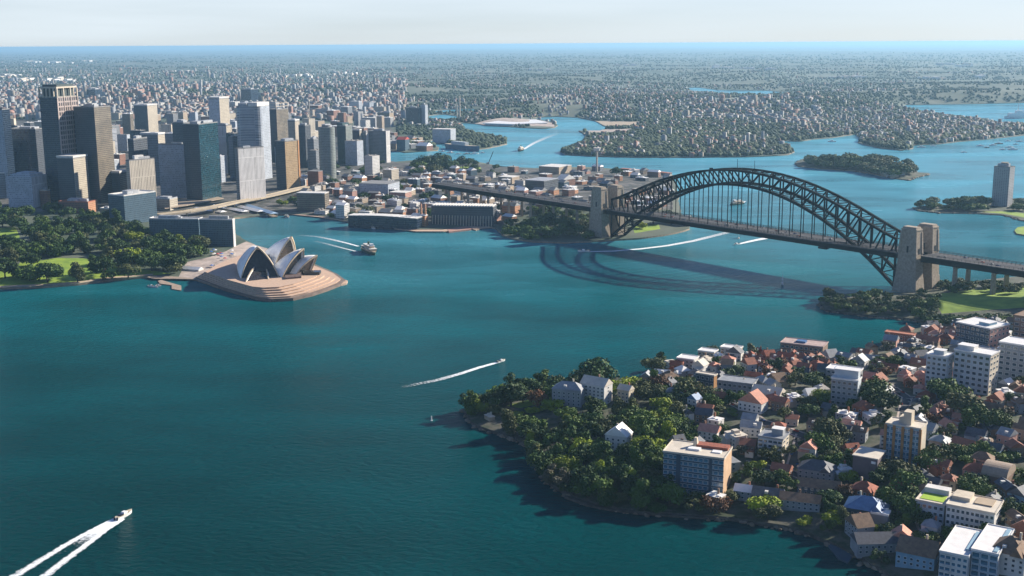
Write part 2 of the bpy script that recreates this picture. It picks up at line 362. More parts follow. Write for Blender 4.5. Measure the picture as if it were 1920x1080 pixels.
m1 = N(nt, 'ShaderNodeMath', operation='MULTIPLY_ADD'); m1.inputs[1].default_value = .35; lk(w2.outputs['Fac'], m1.inputs[0]); lk(w1.outputs['Fac'], m1.inputs[2])
bp = N(nt, 'ShaderNodeBump'); bp.inputs['Strength'].default_value = .8; bp.inputs['Distance'].default_value = 2.4; lk(m1.outputs[0], bp.inputs['Height']); lk(bp.outputs[0], b.inputs['Normal'])
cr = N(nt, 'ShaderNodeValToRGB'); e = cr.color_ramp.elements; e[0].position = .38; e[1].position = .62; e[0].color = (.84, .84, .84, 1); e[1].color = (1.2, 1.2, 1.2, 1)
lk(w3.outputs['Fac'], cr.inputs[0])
sx = N(nt, 'ShaderNodeSeparateXYZ'); lk(t.outputs['Object'], sx.inputs[0])      # colour runs dark green to pale blue with distance, painting in reflection and haze
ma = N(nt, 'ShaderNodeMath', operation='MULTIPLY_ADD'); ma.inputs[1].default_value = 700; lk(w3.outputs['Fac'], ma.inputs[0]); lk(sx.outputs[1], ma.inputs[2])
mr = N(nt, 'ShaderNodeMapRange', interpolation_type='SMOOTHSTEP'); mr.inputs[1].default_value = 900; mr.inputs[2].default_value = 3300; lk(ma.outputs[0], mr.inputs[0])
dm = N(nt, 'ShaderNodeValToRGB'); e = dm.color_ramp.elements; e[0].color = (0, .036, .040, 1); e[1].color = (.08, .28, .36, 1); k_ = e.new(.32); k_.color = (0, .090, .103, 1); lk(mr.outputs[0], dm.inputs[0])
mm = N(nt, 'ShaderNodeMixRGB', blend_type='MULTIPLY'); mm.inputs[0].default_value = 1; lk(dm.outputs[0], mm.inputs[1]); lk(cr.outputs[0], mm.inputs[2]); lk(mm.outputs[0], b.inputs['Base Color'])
rr = N(nt, 'ShaderNodeMapRange'); rr.inputs[1].default_value = .35; rr.inputs[2].default_value = .65; rr.inputs[3].default_value = .12; rr.inputs[4].default_value = .3; lk(w3.outputs['Fac'], rr.inputs[0]); lk(rr.outputs[0], b.inputs['Roughness'])
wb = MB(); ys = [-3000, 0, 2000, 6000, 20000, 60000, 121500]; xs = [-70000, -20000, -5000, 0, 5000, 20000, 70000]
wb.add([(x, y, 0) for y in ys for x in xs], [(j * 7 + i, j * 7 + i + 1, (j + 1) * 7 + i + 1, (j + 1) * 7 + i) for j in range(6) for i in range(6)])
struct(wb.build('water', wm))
# ---------------------------------------------------------------- the arch bridge
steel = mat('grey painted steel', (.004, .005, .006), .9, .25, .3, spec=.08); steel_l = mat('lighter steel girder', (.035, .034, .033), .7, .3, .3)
stone = mat('granite blocks', (.33, .27, .20), .85, .22, .35, bump=.3); road = mat('bridge roadway', (.05, .05, .055), .9, .2, .2)
LP, RP = Vector(g(1125, 447)), Vector(g(1700, 548)); AX = (RP - LP).normalized(); PV = Vector((-AX.y, AX.x)); SPAN = (RP - LP).length
if PV.y < 0: PV = -PV
def bp3(t, off, z):
    """point along the bridge axis: t metres from the near-town end, off metres across (away from the viewer), z up"""
    p = LP + AX * t + PV * off; return Vector((p.x, p.y, z))
T0, T1 = 22, SPAN - 22; HALF = 15; DZ = 49; CEN = HALF + 4
bridge = empty('arch_bridge', bp3(SPAN / 2, CEN, 0))
tag(bridge, 'dark grey steel arch bridge spanning the harbour between four stone pylons', 'bridge'); LAND.append((1380, 380, 'the steel arch bridge'))
BO = bp3(SPAN / 2, CEN, 0)
def B(t, off, z): return bp3(t, off, z) - BO
NP = 28
def zb(u): return 5 + 106 * (1 - (2 * u - 1) ** 2)
def ztp(u): k = abs(2 * u - 1); return 131 - 66 * (1.14 * k ** 2 - .14 * k ** 8)
for side in (-HALF, HALF):
    off = CEN + side; truss = MB()
    for i in range(NP + 1):
        u = i / NP; t = T0 + (T1 - T0) * u
        truss.bar(B(t, off, zb(u)), B(t, off, ztp(u)), 2.0 if 0 < i < NP else 3.6, 1.8)
        if i < NP:
            u2 = (i + 1) / NP; t2 = T0 + (T1 - T0) * u2
            a, b2 = (zb(u), ztp(u2)) if i >= NP / 2 else (ztp(u), zb(u2))
            if i < NP / 2: truss.bar(B(t, off, ztp(u)), B(t2, off, zb(u2)), 1.6)
            else: truss.bar(B(t, off, zb(u)), B(t2, off, ztp(u2)), 1.6)
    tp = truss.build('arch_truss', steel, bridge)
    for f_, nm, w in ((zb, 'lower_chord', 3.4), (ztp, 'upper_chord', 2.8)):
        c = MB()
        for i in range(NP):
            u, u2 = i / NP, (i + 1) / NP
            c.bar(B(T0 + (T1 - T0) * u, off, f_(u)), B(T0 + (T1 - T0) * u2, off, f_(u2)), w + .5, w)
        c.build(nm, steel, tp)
    for i in range(4, NP - 3):
        u = i / NP; t = T0 + (T1 - T0) * u
        if zb(u) > DZ + 6: MB().bar(B(t, off, DZ), B(t, off, zb(u)), 1.1).build('hanger', steel, bridge)
for f_ in (zb, ztp):
    br = MB()
    for i in range(NP + 1):
        u = i / NP; t = T0 + (T1 - T0) * u; br.bar(B(t, CEN - HALF, f_(u)), B(t, CEN + HALF, f_(u)), 1.1)
        if i < NP:
            t2 = T0 + (T1 - T0) * (i + 1) / NP; u2 = (i + 1) / NP
            for o in (-HALF, HALF): br.bar(B(t, CEN + o, f_(u)), B((t + t2) / 2, CEN, (f_(u) + f_(u2)) / 2), .8); br.bar(B(t2, CEN + o, f_(u2)), B((t + t2) / 2, CEN, (f_(u) + f_(u2)) / 2), .8)
    br.build('cross_bracing', steel, bridge)
WH = 23
def strip(mb, t0, t1, o0, o1, z0, z1, n=1, zf=None):
    """slab along the axis"""
    for i in range(n):
        a, b2 = t0 + (t1 - t0) * i / n, t0 + (t1 - t0) * (i + 1) / n
        za, zb2 = (0, 0) if zf is None else (zf(a), zf(b2))
        v = [B(a, o0, z0 + za), B(b2, o0, z0 + zb2), B(b2, o1, z0 + zb2), B(a, o1, z0 + za), B(a, o0, z1 + za), B(b2, o0, z1 + zb2), B(b2, o1, z1 + zb2), B(a, o1, z1 + za)]
        mb.add(v, [(0, 3, 2, 1), (4, 5, 6, 7), (0, 1, 5, 4), (1, 2, 6, 5), (2, 3, 7, 6), (3, 0, 4, 7)])
    return mb
DT0, DT1 = -8, SPAN + 8
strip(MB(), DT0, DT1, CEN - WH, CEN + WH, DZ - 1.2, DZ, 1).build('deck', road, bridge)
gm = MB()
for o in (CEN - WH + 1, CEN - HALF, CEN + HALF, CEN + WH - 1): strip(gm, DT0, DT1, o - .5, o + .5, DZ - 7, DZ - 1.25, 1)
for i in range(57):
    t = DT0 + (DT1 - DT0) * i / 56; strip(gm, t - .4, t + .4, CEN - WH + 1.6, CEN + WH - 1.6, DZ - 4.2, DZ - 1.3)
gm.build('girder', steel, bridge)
def railing(t0, t1, off, step=5.5, h=2.4, n_='railing', par=None, zf=None):
    m = MB(); z = lambda t: DZ + (zf(t) if zf else 0)
    n = int((t1 - t0) / step)
    for i in range(n + 1):
        t = t0 + (t1 - t0) * i / n; m.bar(B(t, off, z(t)), B(t, off, z(t) + h), .35)
        if i < n:
            t2 = t0 + (t1 - t0) * (i + 1) / n
            m.bar(B(t, off, z(t) + h), B(t2, off, z(t2) + h), .4); m.bar(B(t, off, z(t) + h * .5), B(t2, off, z(t2) + h * .5), .3)
    return m.build(n_, steel_l, par if par is not None else bridge)
for o in (CEN - WH + .4, CEN - HALF - 1.6, CEN + HALF + 1.6, CEN + WH - .4): railing(DT0 + 12, DT1 - 12, o)
# maintenance gantry hanging under the deck, aerial masts and flags on the crown
gt = MB()
for o in (-1, 1): strip(gt, 436 + o * 3, 437 + o * 3, CEN - WH - 1, CEN + WH + 1, DZ - 9.5, DZ - 8.6)
strip(gt, 430, 443, CEN - WH - 2, CEN - WH + 4, DZ - 9.4, DZ - 7.2); gt.build('maintenance_gantry', steel, bridge)
for u in (.47, .53): MB().bar(B(T0 + (T1 - T0) * u, CEN, ztp(u)), B(T0 + (T1 - T0) * u, CEN, ztp(u) + 15), .5).build('flagpole', steel, bridge)
for u, o in ((.4, -HALF), (.62, -HALF)):
    c = B(T0 + (T1 - T0) * u, CEN + o, ztp(u)); MB().box(-2.5, 2.5, -1.5, 1.5, 0, 2.2).build('crane_cab', steel, bridge, loc=c + Vector((0, 0, 1.2)))

def pylon(tc, off, label, zbase, town):
    c = bp3(tc, off, 0); rz = math.atan2(AX.y, AX.x); e = empty('stone_pylon', (c.x, c.y, 0), rz)
    tag(e, label, 'bridge pylon', 'stone pylons of the arch bridge')
    m = MB(); m.frus((-17, 17, -9.5, 9.5), (-15, 15, -8.6, 8.6), zbase, 20); m.frus((-14.6, 14.6, -8.3, 8.3), (-12.6, 12.6, -7.6, 7.6), 20, DZ + 1)
    m.build('base', stone, e)
    m = MB(); m.frus((-12.2, 12.2, -7.2, 7.2), (-10.6, 10.6, -6.4, 6.4), DZ + 1, 80)
    for sx in (-1, 1):                         # corner pilasters
        for sy in (-1, 1): m.frus(((sx * 11.2) - 1.8, (sx * 11.2) + 1.8, sy * 6.6 - 1.5, sy * 6.6 + 1.5), ((sx * 9.9) - 1.4, sx * 9.9 + 1.4, sy * 5.9 - 1.2, sy * 5.9 + 1.2), DZ + 1.2, 77.5)
    sh = m.build('shaft', stone, e)
    dk = mat('dark opening', (.012, .013, .015), .8, .2, .5)
    for sy in (-1, 1): MB().box(-1.2, 1.2, -.2, .2, 0, 8).build('window', dk, sh, loc=(0, sy * 7.15, DZ + 3))
    for sx in (-1, 1): MB().box(-.25, .25, -1.6, 1.6, 0, 7.5).build('doorway', dk, sh, loc=(sx * 12.2, 0, DZ + 1.3))
    m = MB(); m.frus((-11.2, 11.2, -7, 7), (-10.9, 10.9, -6.7, 6.7), 80, 81.6); m.frus((-9.6, 9.6, -5.6, 5.6), (-9.2, 9.2, -5.2, 5.2), 81.6, 84); m.build('parapet_cap', stone, e)
    return e
PO = 36
pylon(-2, 0, 'near stone pylon at the town end of the steel bridge', 1, 1); pylon(-2, PO, 'far stone pylon at the town end of the steel bridge, partly hidden', 1, 1)
pylon(SPAN + 2, 0, 'near stone pylon at the headland end of the steel bridge', 1, 0); pylon(SPAN + 2, PO, 'far stone pylon at the headland end of the bridge, lit from the right', 1, 0)
LAND += [(1125, 400, 'the near pylon at the town end'), (1690, 490, 'the near pylon at the headland end')]
# approaches
zl = lambda t: -.0 * t
def approach(t0, t1, label, piers, width=19):
    e = empty('approach_viaduct', BO); tag(e, label, 'viaduct', 'approach viaducts of the bridge')
    strip(MB(), t0, t1, CEN - width, CEN + width, DZ - 1, DZ - .1, 1).build('deck', road, e)
    m = MB()
    for o in (CEN - width + 1, CEN, CEN + width - 1): strip(m, t0, t1, o - .6, o + .6, DZ - 8, DZ - 1.05)
    m.build('girder', steel, e)
    for o in (CEN - width + .4, CEN + width - .4): railing(t0, t1, o, par=e)
    railing(t0, t1, CEN + 6, h=3.6, par=e, n_='fence')
    for t in piers:
        p = bp3(t, CEN, 0); zz = (zland(p.x, p.y) or 0) - 1
        m = MB()
        for o in (CEN - width + 4, CEN + width - 4):
            q = B(t, o, zz); m.frus((q.x - 2.6, q.x + 2.6, q.y - 2.6, q.y + 2.6), (q.x - 2, q.x + 2, q.y - 2, q.y + 2), zz, DZ - 10.6)
        m.bar(B(t, CEN - width + 1, DZ - 9.3), B(t, CEN + width - 1, DZ - 9.3), 3.4, 2.5); m.build('pier', stone, e)
    return e
approach(-470, -16.5, 'long dark viaduct carrying the road from the town to the bridge', [-60, -120, -180, -240, -300, -360, -420])
approach(SPAN + 16.5, SPAN + 330, 'dark viaduct crossing the lawn on the headland side of the bridge', [SPAN + 62, SPAN + 112, SPAN + 162, SPAN + 212, SPAN + 262])
LAND += [(930, 362, 'the town side viaduct'), (1830, 510, 'the headland viaduct')]
# cars on the bridge and its approaches
carp = [mat('car paint ' + n, c, .8, .1, .5, spec=.1) for n, c in (('white', (.45, .45, .45)), ('silver', (.2, .21, .22)), ('dark', (.03, .03, .035)), ('red', (.35, .03, .02)), ('blue', (.04, .09, .25)))]
cglass = mat('car glass', (.02, .025, .03), .6, .2, .5, spec=.15)
def car_meshes():
    a = MB().frus((-2.2, 2.2, -.9, .9), (-2.1, 2.1, -.85, .85), .3, .95).v and None
    b = MB(); b.frus((-2.2, 2.2, -.92, .92), (-2.15, 2.15, -.85, .85), .3, .95); c = MB(); c.frus((-1.3, 1.15, -.82, .82), (-.85, .6, -.68, .68), .95, 1.5)
    return b, c
cb, cc = car_meshes()
for k in range(64):
    on = k % 2; t = rnd.uniform(20, SPAN - 10) if k < 32 else (rnd.uniform(SPAN + 22, SPAN + 230) if k < 42 else rnd.uniform(-330, -22))
    off = CEN + rnd.choice((-11, -7.5, -4, 4, 7.5, 11)); p = bp3(t, off, DZ + (.0 if 0 < t < SPAN else -.1))
    e = empty('car', p, math.atan2(AX.y, AX.x)); ci = rnd.randrange(5)
    cn = ('white', 'silver', 'black', 'red', 'blue')[ci]
    cb.build('body', carp[ci], e); cc.build('cabin', cglass, e)
    auto(e, 'small ' + cn + ' car on the bridge road', 'car', 'cars on the bridge road', p)

# ---------------------------------------------------------------- the shell-roofed hall on the point
tile = mat('cream shell tiles', (.88, .87, .83), .35, .12, .08, spec=.6); rib_m = mat('pale concrete rib', (.55, .44, .30), .7, .15, .3)
shellglass = mat('bronze glass', (.035, .03, .028), .25, .4, .3); podm = mat('pink granite podium', (.26, .17, .13), .8, .14, .12); pods = mat('podium steps', (.50, .35, .25), .8, .12, .3)
podd = mat('brown podium panel', (.12, .08, .07), .7, .3, .4)
hall = empty('shell_roofed_hall', (*g(520, 525), 0)); HO = Vector(hall.location); tag(hall, 'performance hall with sail shaped cream shells on a pink stepped podium', 'concert hall')
LAND.append((520, 510, 'the shell roofed hall'))
pod_o = to_ground(P_(366,525, 420,545, 482,563, 510,566, 550,564, 585,556, 615,546, 640,536, 648,530, 632,518, 600,505, 560,492, 520,482, 470,478, 430,492, 400,505))
ctr = Vector(g(448, 536))
def ring(k, c=ctr, pts=pod_o, sh=(0, 0)): return [((x - c.x) * k + c.x - HO.x + sh[0], (y - c.y) * k + c.y - HO.y + sh[1]) for x, y in pts]
m = MB(); m.prism(ring(1), -1, 3.6, 0); m.build('podium', mat('dark granite base', (.17, .125, .10), .85, .2, .1), hall)
for k, (sc, z0, z1) in enumerate(((.95, 3.6, 5.2), (.90, 5.2, 7.0), (.85, 7.0, 9.0), (.80, 9.0, 11.2), (.755, 11.2, 13.2))):
    m = MB(); m.prism(ring(sc), z0, z1 - .35, 0); m.prism(ring(sc - .008), z1 - .35, z1 - .3, 1); m.prism(ring(sc + .006), z1 - .3, z1, 0)
    m.build('terrace', [pods, podd], hall)
# pale awning, jetty wall and lower concourse on the near corner
q = to_ground(P_(486,556, 512,549, 560,550, 556,556, 520,561)); MB().prism([(x - HO.x, y - HO.y) for x, y in q], 5.0, 5.6).build('concourse_awning', mat('white canopy', (.75, .72, .66), .6, .1, .2), hall)
q = to_ground(P_(630,531, 640,525, 652,529, 650,534, 640,536)); MB().prism([(x - HO.x, y - HO.y) for x, y in q], -1, 2.2).build('landing_stage', pods, hall)
def bez(p, c, q, t): return p * (1 - t) ** 2 + c * (2 * t * (1 - t)) + q * t * t
def shell(A, F1, F2, Bk, lean=.0, glass=True, bulge=1.0):
    """A apex, F1/F2 feet, Bk back end of the ridge; two curved triangular half shells meeting on the ridge"""
    A, F1, F2, Bk = [Vector(p) - HO for p in (A, F1, F2, Bk)]
    rc = (A + Bk) / 2 + Vector((0, 0, (A - Bk).length * .17 * bulge)); sh = empty('shell', (0, 0, 0)); sh.parent = hall
    n, mm = 10, 10; C0 = (F1 + F2) / 2
    ribs = []
    for F in (F1, F2):
        out = (F - C0); out.z = 0; out.normalize(); mb = MB(); vs = []
        for i in range(n + 1):
            t = i / n; r = bez(Bk, rc, A, t)
            for j in range(mm + 1):
                s_ = j / mm; L = (r - F).length
                c = (r + F) / 2 + out * L * .13 * bulge + Vector((0, 0, L * .12 * bulge)); vs.append(bez(r, c, F, s_))
        fs = [(i * (mm + 1) + j, (i + 1) * (mm + 1) + j, (i + 1) * (mm + 1) + j + 1, i * (mm + 1) + j + 1) for i in range(n) for j in range(mm)]
        mb.add(vs, fs); o = mb.build('half_shell', tile, sh, smooth=True)
        so_ = o.modifiers.new('thick', 'SOLIDIFY'); so_.thickness = 1.1; so_.offset = 0; so_.use_rim = True
        rim = vs[n * (mm + 1):]; rb = MB()
        for j in range(mm): rb.bar(rim[j], rim[j + 1], 1.9 - .08 * j, 1.9 - .08 * j)
        rb.build('rib', rib_m, sh); ribs.append(rim)
    if glass:
        back = (Bk - C0); back.z = 0; back = back.normalized() * 3.2; gmb = MB(); gv = []
        for j in range(1, mm + 1): gv += [ribs[0][j] + back - Vector((0, 0, .8)), ribs[1][j] + back - Vector((0, 0, .8))]
        gmb.add(gv, [(2 * j, 2 * j + 1, 2 * j + 3, 2 * j + 2) for j in range(mm - 1)]); o = gmb.build('glass_wall', shellglass, sh); o.modifiers.new('t', 'SOLIDIFY').thickness = .4
def pw(px, py, z): x, y = g(px, py, z); return Vector((x, y, z))
# near row, mouths to the viewer's left; far row, mouths to the right
shell(pw(483, 463, 50), pw(452, 524, 12), pw(523, 521, 12), pw(441, 489, 20) + Vector((6, 24, 0)), bulge=.8)
shell(pw(491, 488, 30), pw(461, 529, 13), pw(503, 524, 13), pw(500, 505, 16), bulge=.5, glass=True)
u = Vector((.86, -.51, 0)); v = Vector((.51, .86, 0))
def row(apx, apy, h, fx, fy, w, back, hb, fwd):
    A = pw(apx, apy, h); F = pw(fx, fy, 12.5); C = F + v * w; C.z = 12.5
    shell(A, F, C + v * w, C - u * back + Vector((0, 0, hb - 12.5)))
row(546, 444, 60, 512, 512, 23, 52, 17, 0)
row(569, 466, 47, 529, 521, 19, 38, 17, 0)
row(594, 479, 37, 553, 518, 16, 46, 16, 0)
row(505, 478, 36, 476, 512, 12, 26, 15, 0)
MB().box(-11, 11, -7, 7, 0, 4).build('foyer_block', shellglass, hall, loc=pw(585, 514, 13) - HO)
m = MB(); q = to_ground(P_(532,521, 566,526, 566,540, 536,543)); m.prism([(x - HO.x, y - HO.y) for x, y in q], 9, 15.5); m.build('side_foyer', podd, hall)
# ---- pier, marquee and moored boats beside the garden
wood = mat('weathered timber deck', (.30, .23, .17), .9, .3, .4); white = mat('white paint', (.78, .77, .74), .45, .08, .3); blue = mat('blue canvas', (.05, .15, .42), .6, .2, .3)
def slab_px(name, pts, z0, z1, mt, label=None, cat=None, st=False):
    q = to_ground(pts); c = Vector((sum(a for a, _ in q) / len(q), sum(b_ for _, b_ in q) / len(q)))
    o = MB().prism([(x - c.x, y - c.y) for x, y in q], z0, z1).build(name, mt, loc=(c.x, c.y, 0))
    if label: tag(o, label, cat)
    if st: struct(o)
    return o
pr = slab_px('wooden_pier', P_(276,523, 282,519, 340,518, 366,521, 366,527, 330,526, 290,526), 1.6, 2.6, wood, 'long low timber pier joining the garden shore to the hall podium', 'pier')
slab_px('floating_pontoon', P_(296,528, 302,526, 326,533, 340,537, 340,546, 322,543, 322,536, 300,533), .2, 1.1, wood, 'brown L shaped pontoon floating off the pier beside the garden', 'pontoon')
# ---------------------------------------------------------------- trees
def leafmat(name, a, b_, rand=.25):
    m = mat(name, a, .7, .3, .22, col2=b_, rand=rand, lo=.4, hi=.62, spec=.25); return m
LEAF = {'dark': leafmat('dark foliage', (.020, .050, .008), (.052, .105, .014)), 'mid': leafmat('mid green foliage', (.045, .090, .009), (.10, .165, .016)),
        'olive': leafmat('olive foliage', (.06, .075, .02), (.12, .13, .04)), 'yellow': leafmat('yellow green foliage', (.14, .20, .010), (.34, .38, .015)),
        'rust': leafmat('rusty foliage', (.09, .04, .018), (.20, .09, .03)), 'pale': leafmat('dusty pale foliage', (.08, .075, .045), (.16, .15, .09))}
bark = mat('bark', (.07, .05, .035), .9, .3, 1.)
CROWNS, TRUNKS = {}, {}
def crown_mesh(seed, kind, n_leaf, shape):
    rr = random.Random(seed); lob = []
    nb = {'round': 8, 'wide': 11, 'tall': 7, 'loose': 10}[shape]
    for i in range(nb):
        a = rr.uniform(0, 6.283); q = math.sqrt(rr.random())
        if shape == 'wide': c = (q * .62 * math.cos(a), q * .62 * math.sin(a), .50 + rr.uniform(-.08, .22) * (1 - q * .6)); r = rr.uniform(.22, .36)
        elif shape == 'tall': c = (q * .25 * math.cos(a), q * .25 * math.sin(a), .35 + i / nb * .95); r = rr.uniform(.24, .36) * (1.15 - i / nb * .5)
        elif shape == 'loose': c = (q * .6 * math.cos(a), q * .6 * math.sin(a), .45 + rr.uniform(-.1, .5)); r = rr.uniform(.16, .28)
        else: c = (q * .5 * math.cos(a), q * .5 * math.sin(a), .5 + rr.uniform(-.15, .42) * (1 - q * .5)); r = rr.uniform(.26, .42)
        lob.append((c, r))
    V, F = [], []
    per = [r ** 2 for _, r in lob]; tot = sum(per)
    for (c, r), p in zip(lob, per):
        for _ in range(int(n_leaf * p / tot)):
            d = Vector((rr.gauss(0, 1), rr.gauss(0, 1), rr.gauss(.15, 1))).normalized(); rad = r * (rr.uniform(.72, 1.06) if rr.random() < .82 else rr.uniform(.3, .8))
            P = Vector(c) + Vector((d.x, d.y, d.z * .8)) * rad
            nrm = (d + Vector((rr.gauss(0, .55), rr.gauss(0, .55), rr.gauss(.25, .5)))).normalized(); t1 = nrm.orthogonal().normalized(); t1.rotate(Matrix.Rotation(rr.uniform(0, 6.28), 3, nrm)); t2 = nrm.cross(t1)
            s1 = rr.uniform(.035, .075); s2 = s1 * rr.uniform(.5, .9); o = len(V)
            V += [P + t1 * s1, P + t2 * s2 + nrm * s1 * .3, P - t1 * s1, P - t2 * s2 - nrm * s1 * .2]; F.append((o, o + 1, o + 2, o + 3))
    return np_mesh('crown', np.array([tuple(v_) for v_ in V]), np.array(F), LEAF[kind]), lob
def trunk_mesh(seed, lob):
    rr = random.Random(seed); m = MB(); base = Vector((0, 0, -.08)); fork = Vector((rr.uniform(-.04, .04), rr.uniform(-.04, .04), .28))
    def limb(a, b_, r1, r2, n=6):
        d = (b_ - a).normalized(); u_ = d.orthogonal().normalized(); w_ = d.cross(u_); vs = []
        for P, r in ((a, r1), (b_, r2)): vs += [P + u_ * r * math.cos(6.283 * i / n) + w_ * r * math.sin(6.283 * i / n) for i in range(n)]
        m.add(vs, [(i, (i + 1) % n, n + (i + 1) % n, n + i) for i in range(n)])
    limb(base, fork, .05, .036)
    for (c, r) in lob[:7]: limb(fork, Vector(c), .025, .008)
    return m
def get_tree(shape, kind, idx):
    k = (shape, kind, idx)
    if k not in CROWNS:
        sd_ = (hash_(shape) * 31 + hash_(kind) * 7 + idx * 101) % 99991
        me, lob = crown_mesh(sd_, kind, 1500 if shape != 'loose' else 1000, shape); CROWNS[k] = me
        tm = trunk_mesh(sd_, lob); t = bpy.data.meshes.new('trunk'); t.from_pydata(tm.v, [], tm.f); t.materials.append(bark); t.update(); TRUNKS[k] = t
    return CROWNS[k], TRUNKS[k]
def hash_(s): return sum(ord(c) * (i + 3) for i, c in enumerate(s))
TREES = []
LOOK = {'dark': 'dark green', 'mid': 'mid green', 'olive': 'olive green', 'yellow': 'bright yellow green', 'rust': 'rusty brown', 'pale': 'dusty pale'}
SHN = {'round': 'rounded', 'wide': 'broad spreading', 'tall': 'tall narrow', 'loose': 'loose open'}
def tree(x, y, z, size, kind, shape, group, hscale=1.0):
    TREES.append((x, y, size)); QUEUE.append((x, y, z, size, kind, shape, group, hscale)); return True
QUEUE = []
def tree_object(x, y, z, size, kind, shape, group, hscale=1.0):
    cm, tm = get_tree(shape, kind, rnd.randrange(2)); e = empty('tree', (x, y, z - .3), rnd.uniform(0, 6.28)); s = size
    e.scale = (s, s, s * hscale)
    link('crown', cm, e); link('trunk', tm, e)
    auto(e, SHN[shape] + ' ' + LOOK[kind] + ' tree', 'tree', group, (x, y, z + s * .6)); return e
OCC = []     # (x, y, r) ground already taken by a building
def free(x, y, r): return all((x - a) ** 2 + (y - b_) ** 2 > (r + c) ** 2 for a, b_, c in OCC)

# ---------------------------------------------------------------- buildings
plain_red = mat('red canvas', (.45, .06, .05), .7, .1, .3); roofw = mat('pale roof membrane', (.62, .60, .56), .8, .12, .15); roofg = mat('grey roof', (.20, .20, .20), .85, .25, .15); gravel = mat('gravel roof', (.30, .28, .25), .9, .2, .3)
plant = mat('rooftop plant metal', (.36, .37, .38), .5, .25, .3); cream = mat('cream stone', (.52, .45, .36), .8, .12, .1)
F_ = {
 'navy': facade('navy glass tower', (.018, .032, .055), (.008, .016, .032), 3.8, 2.2, .8, .7, .35), 'pinkgrid': facade('pink grid stone', (.36, .29, .26), (.07, .06, .06), 9., 6.4, .72, .72, .7),
 'brown': facade('mottled brown tower', (.17, .14, .10), (.05, .045, .04), 3.6, 1.9, .6, .55, .6, var=.35), 'grey': facade('grey office', (.19, .20, .215), (.05, .06, .075), 3.7, 2.0, .55, .5),
 'beige': facade('beige office', (.42, .37, .29), (.12, .10, .08), 3.6, 2.4, .4, .45), 'ribs': facade('vertical ribbed stone', (.52, .46, .37), (.20, .17, .14), 60., 3.4, .4, .98),
 'white': facade('white ribbed', (.66, .63, .60), (.25, .24, .24), 45., 3.0, .4, .97), 'teal': facade('teal curtain glass', (.008, .038, .048), (.006, .030, .042), 3.9, 3.2, .92, .82, .3, .12, var=.08, gspec=.8),
 'slate': facade('slate tower', (.055, .065, .08), (.02, .026, .035), 3.7, 1.8, .5, .6), 'pale': facade('pale blue grey block', (.38, .41, .45), (.22, .25, .29), 3.6, 2.8, .6, .5),
 'gold': facade('golden brown tower', (.36, .25, .13), (.22, .15, .08), 3.6, 2.2, .55, .5), 'curve': facade('silver grey tower', (.34, .35, .37), (.14, .155, .18), 3.7, 40., .98, .5, .55), 'green': facade('green grey tower', (.20, .22, .20), (.08, .10, .10), 3.7, 1.9, .6, .55),
 'dkgreen': facade('dark green tower', (.03, .05, .048), (.02, .04, .045), 3.7, 3.6, .6, .9), 'concrete': facade('concrete flats', (.33, .33, .33), (.12, .12, .13), 3.0, 4.0, .45, .45), 'brick': facade('red brick office', (.22, .10, .065), (.05, .05, .05), 3.5, 3., .4, .45),
 'orange': facade('orange brick block', (.42, .20, .10), (.08, .06, .05), 3.4, 2.8, .4, .45), 'stucco': facade('white stucco block', (.60, .58, .54), (.07, .085, .10), 3.2, 3.0, .5, .5), 'sand': facade('sandstone block', (.40, .31, .22), (.08, .07, .06), 3.4, 2.8, .4, .5),
 'bluew': facade('blue grey quay block', (.05, .095, .13), (.025, .05, .075), 3.4, 2.6, .6, .55), 'tealw': facade('pale flats', (.44, .47, .48), (.10, .13, .15), 3.1, 2.6, .5, .5), 'pink': facade('pink brick flats', (.40, .21, .16), (.10, .09, .09), 3.1, 2.7, .45, .45),
}
def frame(xc, yb, wl, wr, phi, ytop=None, h=None):
    """corner pixel, left / right face widths in pixels -> (P, a, b, rz, z0, height)"""
    p = place(xc, yb); x, y = p[0], p[1]; z0 = zland(x, y); z0 = p[2] if z0 is None else z0
    beta = math.atan2(x, y); m_ = mpp(x, y); a = wl * m_ / math.cos(phi); b_ = wr * m_ / math.sin(phi)
    if ytop is not None: h = height_to(x, y, ytop) - z0
    return (x, y, z0, max(a, 4), max(b_, 4), -(beta + phi), h)
def local2world(x, y, rz, lx, ly): return x + lx * math.cos(rz) - ly * math.sin(rz), y + lx * math.sin(rz) + ly * math.cos(rz)
